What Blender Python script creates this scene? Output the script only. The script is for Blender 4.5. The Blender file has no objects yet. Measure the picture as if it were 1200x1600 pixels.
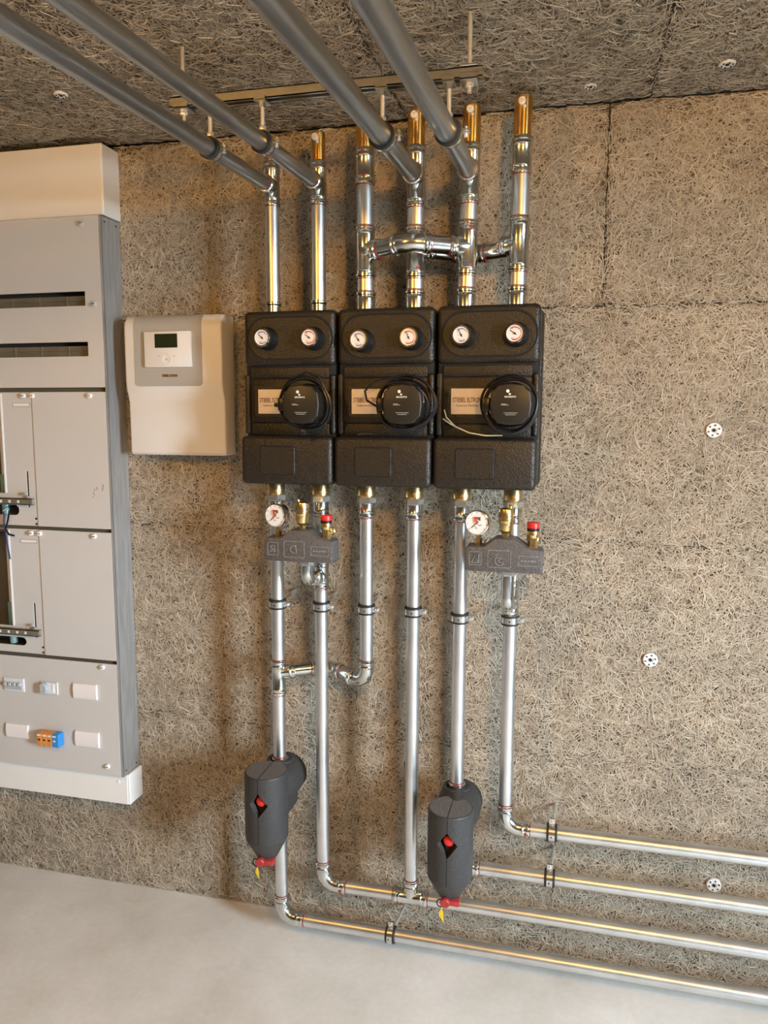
import bpy, bmesh, math, random
import numpy as np
from mathutils import Vector, Matrix
from mathutils.geometry import tessellate_polygon

random.seed(7)
rng = np.random.default_rng(11)
SC = bpy.context.scene
COL = SC.collection
PI = math.pi

# ------------------------------------------------------------------ camera
FOC_PX = 1183.24
cam_d = bpy.data.cameras.new('camera')
cam = bpy.data.objects.new('camera', cam_d)
COL.objects.link(cam)
cam_d.sensor_fit = 'HORIZONTAL'
cam_d.sensor_width = 36.0
cam_d.lens = FOC_PX / 1200.0 * 36.0
cam_d.clip_start = 0.01
YAW, PITCH, ROLL = 0.2380247, 0.1246970, 0.0038724
cy_, sy_, cp_, sp_ = math.cos(YAW), math.sin(YAW), math.cos(PITCH), math.sin(PITCH)
_f = Vector((-sy_ * cp_, cy_ * cp_, -sp_))
_r = Vector((cy_, sy_, 0))
_u = _r.cross(_f)
_r2 = math.cos(ROLL) * _r + math.sin(ROLL) * _u
_u2 = -math.sin(ROLL) * _r + math.cos(ROLL) * _u
M3 = Matrix((_r2, _u2, -_f)).transposed()
cam.matrix_world = Matrix.Translation((0.75503, -2.02906, 1.50629)) @ M3.to_4x4()
SC.camera = cam

# ------------------------------------------------------------------ world and light
SC.view_settings.view_transform = 'Standard'
SC.view_settings.look = 'None'
SC.view_settings.gamma = 1.0
SC.view_settings.use_curve_mapping = False
SC.view_settings.exposure = 0.10

SKY = 113.0
world = bpy.data.worlds.new('daylight_sky')
SC.world = world
world.use_nodes = True
bg = world.node_tree.nodes['Background']
SKY_COL = (0.80, 0.97, 1.12)
bg.inputs[0].default_value = (*SKY_COL, 1)
bg.inputs[1].default_value = SKY

# daylight that enters through the open window in the right-hand wall
ROOM_X0, ROOM_X1, ROOM_Y0, ROOM_Z1 = -3.4, 3.05, -6.4, 2.2695
WIN_Y0, WIN_Y1, WIN_Z0, WIN_Z1 = -2.34, -1.66, 0.80, 1.98
ld = bpy.data.lights.new('window_portal', 'AREA')
ld.shape = 'RECTANGLE'
ld.size = WIN_Z1 - WIN_Z0
ld.size_y = WIN_Y1 - WIN_Y0
ld.cycles.is_portal = True                   # only guides the sampling of the sky seen through the window
lo = bpy.data.objects.new('window_portal', ld)
COL.objects.link(lo)
lo.location = (ROOM_X1 + 0.19, (WIN_Y0 + WIN_Y1) / 2, (WIN_Z0 + WIN_Z1) / 2)
lo.rotation_euler = (0, PI / 2, 0)           # faces the room
LAMPS = [((1.15, -2.10, 2.17), 56.0), ((-0.40, -1.75, 2.17), 22.0)]
LAMP_COL = (1.0, 0.50, 0.10)

# ------------------------------------------------------------------ materials
MATS = {}
def nt_new(name):
    m = bpy.data.materials.new(name)
    m.use_nodes = True
    nt = m.node_tree
    b = nt.nodes['Principled BSDF']
    MATS[name] = m
    return m, nt, b
def N(nt, t, **kw):
    n = nt.nodes.new(t)
    for k, v in kw.items():
        if k.startswith('i_'):
            n.inputs[k[2:].replace('_', ' ')].default_value = v
        else:
            setattr(n, k, v)
    return n
def ramp(nt, stops):
    r = nt.nodes.new('ShaderNodeValToRGB')
    e = r.color_ramp.elements
    while len(e) < len(stops):
        e.new(0.5)
    for k, (p, c) in enumerate(stops):
        e[k].position = p
        e[k].color = (c[0], c[1], c[2], 1)
    return r
def c3(c, k=1.0):
    return (c[0] * k, c[1] * k, c[2] * k, 1)
def mat(name, col, metallic=0.0, rough=0.5, var=0.0, scale=30.0, stretch=(1, 1, 1), bump=0.0, bscale=None,
        detail=3.0, spec=0.5, coat=0.0, rvar=0.0):
    m, nt, b = nt_new(name)
    b.inputs['Base Color'].default_value = (*col, 1)
    b.inputs['Metallic'].default_value = metallic
    b.inputs['Roughness'].default_value = rough
    b.inputs['Specular IOR Level'].default_value = spec
    b.inputs['Coat Weight'].default_value = coat
    tc = N(nt, 'ShaderNodeTexCoord')
    mp = N(nt, 'ShaderNodeMapping')
    mp.inputs['Scale'].default_value = stretch
    nt.links.new(tc.outputs['Object'], mp.inputs[0])
    nz = N(nt, 'ShaderNodeTexNoise')
    nz.inputs['Scale'].default_value = scale
    nz.inputs['Detail'].default_value = detail
    nt.links.new(mp.outputs[0], nz.inputs['Vector'])
    r = ramp(nt, [(0.3, c3(col, 1 - var)), (0.7, c3(col, 1 + var))])
    nt.links.new(nz.outputs['Fac'], r.inputs[0])
    nt.links.new(r.outputs[0], b.inputs['Base Color'])
    if rvar:
        mr = N(nt, 'ShaderNodeMapRange')
        mr.inputs['To Min'].default_value = max(0.02, rough - rvar)
        mr.inputs['To Max'].default_value = rough + rvar
        nt.links.new(nz.outputs['Fac'], mr.inputs[0])
        nt.links.new(mr.outputs[0], b.inputs['Roughness'])
    if bump:
        n2 = N(nt, 'ShaderNodeTexNoise')
        n2.inputs['Scale'].default_value = bscale or scale * 3
        n2.inputs['Detail'].default_value = 2
        nt.links.new(mp.outputs[0], n2.inputs['Vector'])
        bp = N(nt, 'ShaderNodeBump')
        bp.inputs['Strength'].default_value = bump
        bp.inputs['Distance'].default_value = 0.002
        nt.links.new(n2.outputs['Fac'], bp.inputs['Height'])
        nt.links.new(bp.outputs[0], b.inputs['Normal'])
    return m

mat('zinc_pipe', (0.74, 0.765, 0.78), 1.0, 0.36, var=0.08, scale=18, rvar=0.05, detail=4)
mat('zinc_fitting', (0.68, 0.71, 0.70), 1.0, 0.19, var=0.12, scale=25, bump=0.08, bscale=60)
mat('zinc_rod', (0.74, 0.74, 0.70), 0.75, 0.36, var=0.08, scale=60)
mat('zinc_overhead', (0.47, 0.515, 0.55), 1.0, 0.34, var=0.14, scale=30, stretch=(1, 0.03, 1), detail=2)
mat('zinc_bracket', (0.66, 0.65, 0.60), 1.0, 0.28, var=0.08, scale=30)
mat('zinc_hex', (0.74, 0.77, 0.79), 0.92, 0.27, var=0.05, scale=40)
mat('steel_band', (0.74, 0.75, 0.75), 1.0, 0.25, var=0.06, scale=40)
m = mat('copper_tube', (1.0, 0.58, 0.17), 1.0, 0.30, var=0.05, scale=30)
b = m.node_tree.nodes['Principled BSDF']
b.inputs['Anisotropic'].default_value = 0.92
b.inputs['Anisotropic Rotation'].default_value = 0.25
tg_ = m.node_tree.nodes.new('ShaderNodeTangent'); tg_.direction_type = 'RADIAL'; tg_.axis = 'Z'
m.node_tree.links.new(tg_.outputs[0], b.inputs['Tangent'])
mat('brass', (0.80, 0.60, 0.28), 1.0, 0.27, var=0.06, scale=60)
mat('rubber', (0.014, 0.014, 0.015), 0.0, 0.55, var=0.2, scale=80)
mat('black_plastic', (0.010, 0.010, 0.010), 0.0, 0.35, var=0.2, scale=60)
mat('pump_plastic', (0.013, 0.011, 0.008), 0.0, 0.42, var=0.12, scale=200, bump=0.05, bscale=900)
mat('cable_black', (0.008, 0.008, 0.009), 0.0, 0.30, var=0.2, scale=60)
mat('red_ring', (0.26, 0.025, 0.018), 0.0, 0.45, var=0.15, scale=80)
mat('red_plastic', (0.62, 0.020, 0.015), 0.0, 0.38, var=0.08, scale=60)
mat('red_drain', (0.36, 0.030, 0.026), 0.0, 0.42, var=0.10, scale=60)
mat('yellow_tag', (0.72, 0.50, 0.02), 0.0, 0.5, var=0.12, scale=80)
mat('dial_white', (0.80, 0.80, 0.80), 0.0, 0.35, var=0.02, scale=40)
mat('chrome', (0.80, 0.80, 0.80), 1.0, 0.12, var=0.04, scale=40)
mat('print_black', (0.02, 0.02, 0.02), 0.0, 0.5, var=0.1, scale=60)
mat('print_grey', (0.30, 0.29, 0.27), 0.0, 0.5, var=0.1, scale=60)
mat('print_white', (0.75, 0.74, 0.70), 0.0, 0.5, var=0.05, scale=60)
mat('print_brown', (0.13, 0.035, 0.02), 0.0, 0.5, var=0.1, scale=60)
mat('blue_arc', (0.03, 0.06, 0.32), 0.0, 0.5, var=0.1, scale=60)
mat('red_arc', (0.55, 0.04, 0.03), 0.0, 0.5, var=0.1, scale=60)
mat('green_mark', (0.02, 0.13, 0.05), 0.0, 0.5, var=0.1, scale=60)
mat('nameplate', (0.80, 0.72, 0.63), 0.15, 0.35, var=0.03, scale=40)
mat('controller_white', (0.74, 0.725, 0.70), 0.0, 0.42, var=0.015, scale=8)
mat('controller_grey', (0.39, 0.375, 0.34), 0.0, 0.42, var=0.015, scale=8)
mat('lcd', (0.020, 0.026, 0.010), 0.0, 0.18, var=0.1, scale=30)
mat('cabinet_panel', (0.565, 0.55, 0.53), 0.0, 0.42, var=0.02, scale=5)
mat('cabinet_white', (0.80, 0.79, 0.76), 0.0, 0.42, var=0.015, scale=6)
mat('cabinet_steel', (0.46, 0.46, 0.455), 0.6, 0.45, var=0.16, scale=9, stretch=(6, 9, 1), detail=6)
mat('cabinet_inside', (0.10, 0.085, 0.06), 0.0, 0.6, var=0.15, scale=10)
mat('hole_dark', (0.012, 0.010, 0.008), 0.0, 0.8, var=0.2, scale=40)
mat('din_rail', (0.30, 0.27, 0.20), 0.6, 0.35, var=0.12, scale=20)
mat('blank_white', (0.80, 0.765, 0.75), 0.0, 0.4, var=0.01, scale=10)
mat('breaker_grey', (0.42, 0.45, 0.48), 0.0, 0.4, var=0.04, scale=40)
mat('breaker_light', (0.66, 0.68, 0.70), 0.0, 0.4, var=0.03, scale=40)
mat('terminal_orange', (0.66, 0.25, 0.05), 0.0, 0.4, var=0.06, scale=60)
mat('terminal_blue', (0.03, 0.25, 0.62), 0.0, 0.38, var=0.06, scale=60)
mat('wire_blue', (0.03, 0.035, 0.12), 0.0, 0.4, var=0.1, scale=60)
mat('wire_grey', (0.45, 0.46, 0.48), 0.0, 0.4, var=0.1, scale=60)
mat('wire_yellow', (0.55, 0.55, 0.30), 0.0, 0.4, var=0.1, scale=60)
mat('conduit_teal', (0.20, 0.38, 0.38), 0.1, 0.35, var=0.05, scale=30)
mat('bleed_white', (0.80, 0.77, 0.72), 0.0, 0.45, var=0.03, scale=60)
mat('anchor_white', (0.74, 0.74, 0.73), 0.0, 0.45, var=0.06, scale=60)
mat('wall_plain', (0.17, 0.14, 0.10), 0.0, 0.9, var=0.15, scale=30, bump=0.3, bscale=120)
mat('outside_ground', (0.20, 0.19, 0.16), 0.0, 0.9, var=0.2, scale=3)
mat('window_frame_wood', (0.45, 0.33, 0.20), 0.0, 0.6, var=0.12, scale=6, stretch=(10, 10, 1))
mat('lamp_body', (0.75, 0.74, 0.72), 0.0, 0.4, var=0.02, scale=20)
m, nt, b = nt_new('lamp_glow')
b.inputs['Base Color'].default_value = (0.9, 0.85, 0.75, 1)
b.inputs['Emission Color'].default_value = (*LAMP_COL, 1)
b.inputs['Emission Strength'].default_value = 25.0

def epp(name, dark, light, rough=0.55, contrast=0.5):
    """Expanded polypropylene foam: fused beads, dark joints, a few pale flecks."""
    m, nt, b = nt_new(name)
    tc = N(nt, 'ShaderNodeTexCoord')
    v = N(nt, 'ShaderNodeTexVoronoi', feature='F1')
    v.inputs['Scale'].default_value = 260
    nt.links.new(tc.outputs['Object'], v.inputs['Vector'])
    nz = N(nt, 'ShaderNodeTexNoise')
    nz.inputs['Scale'].default_value = 330
    nz.inputs['Detail'].default_value = 2
    nt.links.new(tc.outputs['Object'], nz.inputs['Vector'])
    r = ramp(nt, [(0.30, dark), (0.62, light), (0.80, tuple(min(1, x * 2.2) for x in light))])
    nt.links.new(nz.outputs['Fac'], r.inputs[0])
    nt.links.new(r.outputs[0], b.inputs['Base Color'])
    b.inputs['Roughness'].default_value = rough
    bp = N(nt, 'ShaderNodeBump')
    bp.inputs['Strength'].default_value = contrast
    bp.inputs['Distance'].default_value = 0.0012
    nt.links.new(v.outputs['Distance'], bp.inputs['Height'])
    nt.links.new(bp.outputs[0], b.inputs['Normal'])
    return m
epp('epp_black', (0.006, 0.0045, 0.003), (0.021, 0.016, 0.010), 0.45, 0.6)
epp('epp_gap', (0.004, 0.004, 0.004), (0.007, 0.006, 0.005), 0.8, 0.2)
epp('epp_anthracite', (0.026, 0.0255, 0.025), (0.042, 0.041, 0.040), 0.55, 0.25)
epp('epp_lit_top', (0.095, 0.093, 0.090), (0.125, 0.122, 0.118), 0.75, 0.12)  # paler foam for the pot lids: light from above put into the colour
epp('epp_worn', (0.16, 0.155, 0.15), (0.24, 0.235, 0.23), 0.6, 0.3)
epp('epp_grey', (0.055, 0.050, 0.048), (0.105, 0.098, 0.094), 0.6, 0.4)

# wood wool: the board behind, and the strands on it
m, nt, b = nt_new('wood_wool_core')
tc = N(nt, 'ShaderNodeTexCoord')
prev = None
for k, (rot, sc) in enumerate(((0.3, (26, 26, 190)), (1.2, (30, 30, 210)), (2.2, (24, 24, 170)))):
    mp = N(nt, 'ShaderNodeMapping')
    mp.inputs['Rotation'].default_value = (rot * 0.6, rot, rot * 0.4)
    mp.inputs['Scale'].default_value = sc
    nt.links.new(tc.outputs['Object'], mp.inputs[0])
    nz = N(nt, 'ShaderNodeTexNoise')
    nz.inputs['Scale'].default_value = 1.0
    nz.inputs['Detail'].default_value = 2
    nz.inputs['Distortion'].default_value = 0.6
    nt.links.new(mp.outputs[0], nz.inputs['Vector'])
    if prev is None:
        prev = nz.outputs['Fac']
    else:
        mx = N(nt, 'ShaderNodeMath', operation='MAXIMUM')
        nt.links.new(prev, mx.inputs[0]); nt.links.new(nz.outputs['Fac'], mx.inputs[1])
        prev = mx.outputs[0]
r = ramp(nt, [(0.50, (0.060, 0.046, 0.031)), (0.60, (0.15, 0.12, 0.085)), (0.72, (0.30, 0.25, 0.18))])
nt.links.new(prev, r.inputs[0]); nt.links.new(r.outputs[0], b.inputs['Base Color'])
b.inputs['Roughness'].default_value = 0.9
bp = N(nt, 'ShaderNodeBump'); bp.inputs['Strength'].default_value = 0.8; bp.inputs['Distance'].default_value = 0.003
nt.links.new(prev, bp.inputs['Height']); nt.links.new(bp.outputs[0], b.inputs['Normal'])

m, nt, b = nt_new('wood_wool_strand')
at = N(nt, 'ShaderNodeAttribute', attribute_name='tone')
r = ramp(nt, [(0.0, (0.27, 0.222, 0.160)), (0.5, (0.43, 0.370, 0.285)), (1.0, (0.60, 0.53, 0.42))])
nt.links.new(at.outputs['Fac'], r.inputs[0])
tc = N(nt, 'ShaderNodeTexCoord')
nz = N(nt, 'ShaderNodeTexNoise'); nz.inputs['Scale'].default_value = 5; nz.inputs['Detail'].default_value = 3
nt.links.new(tc.outputs['Object'], nz.inputs['Vector'])
r2 = ramp(nt, [(0.3, (0.86, 0.86, 0.86)), (0.7, (1.12, 1.10, 1.08))])
nt.links.new(nz.outputs['Fac'], r2.inputs[0])
mx = N(nt, 'ShaderNodeMix', data_type='RGBA', blend_type='MULTIPLY')
mx.inputs['Factor'].default_value = 1
nt.links.new(r.outputs[0], mx.inputs['A']); nt.links.new(r2.outputs[0], mx.inputs['B'])
nt.links.new(mx.outputs['Result'], b.inputs['Base Color'])
b.inputs['Roughness'].default_value = 0.75
b.inputs['Specular IOR Level'].default_value = 0.25

m, nt, b = nt_new('concrete_floor')
tc = N(nt, 'ShaderNodeTexCoord')
n1 = N(nt, 'ShaderNodeTexNoise'); n1.inputs['Scale'].default_value = 3.0; n1.inputs['Detail'].default_value = 7; n1.inputs['Roughness'].default_value = 0.6
n2 = N(nt, 'ShaderNodeTexNoise'); n2.inputs['Scale'].default_value = 60; n2.inputs['Detail'].default_value = 3
for n_ in (n1, n2): nt.links.new(tc.outputs['Object'], n_.inputs['Vector'])
r1 = ramp(nt, [(0.34, (0.61, 0.59, 0.54)), (0.50, (0.69, 0.68, 0.64)), (0.66, (0.76, 0.75, 0.715))])
nt.links.new(n1.outputs['Fac'], r1.inputs[0])
r2 = ramp(nt, [(0.25, (0.96, 0.96, 0.96)), (0.6, (1.01, 1.01, 1.01)), (0.78, (1.06, 1.05, 1.04))])
nt.links.new(n2.outputs['Fac'], r2.inputs[0])
mx = N(nt, 'ShaderNodeMix', data_type='RGBA', blend_type='MULTIPLY'); mx.inputs['Factor'].default_value = 1
nt.links.new(r1.outputs[0], mx.inputs['A']); nt.links.new(r2.outputs[0], mx.inputs['B'])
nt.links.new(mx.outputs['Result'], b.inputs['Base Color'])
b.inputs['Roughness'].default_value = 0.7
bp = N(nt, 'ShaderNodeBump'); bp.inputs['Strength'].default_value = 0.25; bp.inputs['Distance'].default_value = 0.006
nt.links.new(n1.outputs['Fac'], bp.inputs['Height']); nt.links.new(bp.outputs[0], b.inputs['Normal'])

# ------------------------------------------------------------------ mesh helpers
X, Y, Z = Vector((1, 0, 0)), Vector((0, 1, 0)), Vector((0, 0, 1))
class MB:
    """Collects shapes in the thing's own space and links them as ONE mesh object."""
    def __init__(s):
        s.v, s.f, s.mi = [], [], []
    def add(s, verts, faces, mi=0):
        o = len(s.v)
        s.v += [tuple(p) for p in verts]
        s.f += [tuple(i + o for i in f) for f in faces]
        s.mi += [mi] * len(faces)
        return s
    def sweep(s, pts, radii, segs=20, cap0=True, cap1=True, tangents=None, mi=0):
        pts = [Vector(p) for p in pts]
        n = len(pts)
        if not hasattr(radii, '__len__'):
            radii = [radii] * n
        if tangents is None:
            T = []
            for i in range(n):
                a, c = pts[max(i - 1, 0)], pts[min(i + 1, n - 1)]
                T.append((c - a).normalized())
        else:
            T = [Vector(t).normalized() for t in tangents]
        ref = X if abs(T[0].x) < 0.9 else Z
        nrm = (ref - T[0] * ref.dot(T[0])).normalized()
        vs, fs = [], []
        for i in range(n):
            nrm = (nrm - T[i] * nrm.dot(T[i])).normalized()
            bn = T[i].cross(nrm)
            for k in range(segs):
                a = 2 * PI * k / segs
                vs.append(pts[i] + (nrm * math.cos(a) + bn * math.sin(a)) * radii[i])
        for i in range(n - 1):
            for k in range(segs):
                k2 = (k + 1) % segs
                fs.append((i * segs + k, i * segs + k2, (i + 1) * segs + k2, (i + 1) * segs + k))
        if cap0: fs.append(tuple(range(segs))[::-1])
        if cap1: fs.append(tuple((n - 1) * segs + k for k in range(segs)))
        return s.add(vs, fs, mi)
    def lathe(s, o, d, prof, segs=24, cap0=True, cap1=True, mi=0):
        o, d = Vector(o), Vector(d).normalized()
        return s.sweep([o + d * p[0] for p in prof], [max(p[1], 1e-5) for p in prof], segs, cap0, cap1, [d] * len(prof), mi)
    def cyl(s, a, b_, r, segs=20, mi=0):
        a, b_ = Vector(a), Vector(b_)
        return s.lathe(a, b_ - a, [(0, r), ((b_ - a).length, r)], segs, mi=mi)
    def box(s, x0, x1, y0, y1, z0, z1, bev=0.0, seg=2, mi=0):
        bm = bmesh.new()
        bmesh.ops.create_cube(bm, size=1)
        for v in bm.verts:
            v.co = Vector(((x0 + x1) / 2 + v.co.x * (x1 - x0), (y0 + y1) / 2 + v.co.y * (y1 - y0), (z0 + z1) / 2 + v.co.z * (z1 - z0)))
        if bev:
            bmesh.ops.bevel(bm, geom=bm.edges[:], offset=bev, segments=seg, affect='EDGES', profile=0.5)
        return s.bm(bm, mi)
    def bm(s, bm, mi=0, M=None):
        bm.verts.ensure_lookup_table()
        for i, v in enumerate(bm.verts): v.index = i
        s.add([(M @ v.co) if M else v.co.copy() for v in bm.verts], [[v.index for v in f.verts] for f in bm.faces], mi)
        bm.free()
        return s
    def plate(s, outer, holes, y0, y1, mi=0):
        """Flat plate in the XZ plane between y0 (front, towards the camera) and y1, with through holes."""
        loops = [outer] + list(holes)
        flat = [p for L in loops for p in L]
        tris = tessellate_polygon([[Vector((p[0], p[1], 0)) for p in L] for L in loops])
        n = len(flat)
        vs = [(p[0], y0, p[1]) for p in flat] + [(p[0], y1, p[1]) for p in flat]
        fs = []
        for t in tris:
            a, b_, c = (flat[i] for i in t)
            ar = (b_[0] - a[0]) * (c[1] - a[1]) - (b_[1] - a[1]) * (c[0] - a[0])
            t = tuple(t) if ar > 0 else tuple(t)[::-1]
            fs.append(t)
            fs.append(tuple(i + n for i in t)[::-1])
        o = 0
        for li, L in enumerate(loops):
            A = sum(L[i][0] * L[(i + 1) % len(L)][1] - L[(i + 1) % len(L)][0] * L[i][1] for i in range(len(L)))
            for i in range(len(L)):
                a, b_ = o + i, o + (i + 1) % len(L)
                q = (a, a + n, b_ + n, b_)
                if (A > 0) != (li == 0): q = q[::-1]
                fs.append(q)
            o += len(L)
        return s.add(vs, fs, mi)
    def prism(s, poly, y0, y1, bev=0.0, seg=2, mi=0, plane='XZ'):
        """Polygon extruded along the third axis with bevelled edges."""
        bm = bmesh.new()
        def co(p, w):
            return {'XZ': (p[0], w, p[1]), 'YZ': (w, p[0], p[1]), 'XY': (p[0], p[1], w)}[plane]
        vs = [bm.verts.new(co(p, y0)) for p in poly]
        f = bm.faces.new(vs)
        r = bmesh.ops.extrude_face_region(bm, geom=[f])
        nv = [g for g in r['geom'] if isinstance(g, bmesh.types.BMVert)]
        d = Vector(co((0, 0), y1 - y0))
        for v in nv: v.co += d
        bmesh.ops.recalc_face_normals(bm, faces=bm.faces[:])
        if bev:
            bmesh.ops.bevel(bm, geom=[e for e in bm.edges if len(e.link_faces) == 2 and e.calc_face_angle(0) > 0.5], offset=bev, segments=seg, affect='EDGES', profile=0.5)
        return s.bm(bm, mi)
    def build(s, name, material, parent=None, angle=35, label=None):
        me = bpy.data.meshes.new(name)
        me.from_pydata(s.v, [], s.f)
        mats = material if isinstance(material, (list, tuple)) else [material]
        for q in mats: me.materials.append(MATS[q])
        me.polygons.foreach_set('material_index', s.mi)
        me.polygons.foreach_set('use_smooth', [True] * len(me.polygons))
        me.set_sharp_from_angle(angle=math.radians(angle))
        me.update()
        o = bpy.data.objects.new(name, me)
        COL.objects.link(o)
        if parent: o.parent = parent
        if label: o['label'] = label
        return o

def thing(name, label, cat, loc=(0, 0, 0), group=None):
    o = bpy.data.objects.new(name, None)
    o.empty_display_size = 0.05
    COL.objects.link(o)
    o.location = loc
    o['label'], o['category'] = label, cat
    if group: o['group'] = group
    return o
def tag(o, label, cat, group=None):
    o['label'], o['category'] = label, cat
    if group: o['group'] = group
    return o
def structure(o):
    o['kind'] = 'structure'
    return o
def copy_tree(o, parent=None):
    c = o.copy()
    COL.objects.link(c)
    c.parent = parent
    for ch in list(o.children): copy_tree(ch, c)
    return c
def text_bm(body, size, loc, cx=True, depth=0.0004, squash=1.0, bold=0.0):
    """Lettering as a mesh lying in the XZ plane and facing -Y."""
    cu = bpy.data.curves.new('lettering', 'FONT')
    cu.body = body; cu.size = size; cu.extrude = depth; cu.offset = bold
    cu.align_x = 'CENTER' if cx else 'LEFT'; cu.align_y = 'CENTER'
    cu.resolution_u = 2
    o = bpy.data.objects.new('lettering', cu)
    COL.objects.link(o)
    dg = bpy.context.evaluated_depsgraph_get()
    me = o.evaluated_get(dg).to_mesh()
    bm = bmesh.new(); bm.from_mesh(me)
    o.evaluated_get(dg).to_mesh_clear()
    bpy.data.objects.remove(o); bpy.data.curves.remove(cu)
    M = Matrix.Translation(loc) @ Matrix.Rotation(PI / 2, 4, 'X') @ Matrix.Diagonal((squash, 1, 1, 1))
    for v in bm.verts: v.co = M @ v.co
    return bm
def rrect(x0, x1, z0, z1, r, n=5):
    p = []
    for cx, cz, a0 in ((x1 - r, z1 - r, 0), (x0 + r, z1 - r, 90), (x0 + r, z0 + r, 180), (x1 - r, z0 + r, 270)):
        for k in range(n + 1):
            a = math.radians(a0 + 90 * k / n)
            p.append((cx + r * math.cos(a), cz + r * math.sin(a)))
    return p
def arc_pts(c, r, a0, a1, n, y):
    return [Vector((c[0] + r * math.cos(math.radians(a0 + (a1 - a0) * k / n)), y, c[1] + r * math.sin(math.radians(a0 + (a1 - a0) * k / n)))) for k in range(n + 1)]

# ------------------------------------------------------------------ the room
H = ROOM_Z1
g_ = MB()
g_.box(ROOM_X1 + 0.2, ROOM_X1 + 16, ROOM_Y0 - 14, 10, -0.25, -0.05)
structure(g_.build('ground', 'outside_ground'))
structure(MB().box(ROOM_X0 - 0.2, ROOM_X1 + 0.2, ROOM_Y0 - 0.2, 0.25, -0.15, 0.0).build('floor', 'concrete_floor'))
wall_back = structure(MB().box(ROOM_X0 - 0.2, ROOM_X1 + 0.2, 0.045, 0.25, 0, H + 0.2).build('wall_back', 'wall_plain'))
structure(MB().box(ROOM_X0 - 0.2, ROOM_X0, ROOM_Y0 - 0.2, 0.045, 0, H + 0.2).build('wall_left', 'wall_plain'))
structure(MB().box(ROOM_X0, ROOM_X1, ROOM_Y0 - 0.2, ROOM_Y0, 0, H + 0.2).build('wall_rear', 'wall_plain'))
w = MB()
w.box(ROOM_X1, ROOM_X1 + 0.2, ROOM_Y0 - 0.2, WIN_Y0, 0, H + 0.2)
w.box(ROOM_X1, ROOM_X1 + 0.2, WIN_Y1, 0.045, 0, H + 0.2)
w.box(ROOM_X1, ROOM_X1 + 0.2, WIN_Y0, WIN_Y1, WIN_Z1, H + 0.2)
w.box(ROOM_X1, ROOM_X1 + 0.2, WIN_Y0, WIN_Y1, 0, WIN_Z0)
structure(w.build('wall_right', 'wall_plain'))
fr = MB()
fr.box(ROOM_X1 + 0.10, ROOM_X1 + 0.16, WIN_Y0, WIN_Y0 + 0.03, WIN_Z0, WIN_Z1)
fr.box(ROOM_X1 + 0.10, ROOM_X1 + 0.16, WIN_Y1 - 0.03, WIN_Y1, WIN_Z0, WIN_Z1)
fr.box(ROOM_X1 + 0.10, ROOM_X1 + 0.16, WIN_Y0, WIN_Y1, WIN_Z1 - 0.03, WIN_Z1)
fr.box(ROOM_X1 + 0.10, ROOM_X1 + 0.16, WIN_Y0, WIN_Y1, WIN_Z0, WIN_Z0 + 0.03)
structure(fr.build('window_1', 'window_frame_wood'))
ceiling = structure(MB().box(ROOM_X0, ROOM_X1, ROOM_Y0, 0.045, H + 0.045, H + 0.25).build('ceiling', 'wall_plain'))

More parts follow.
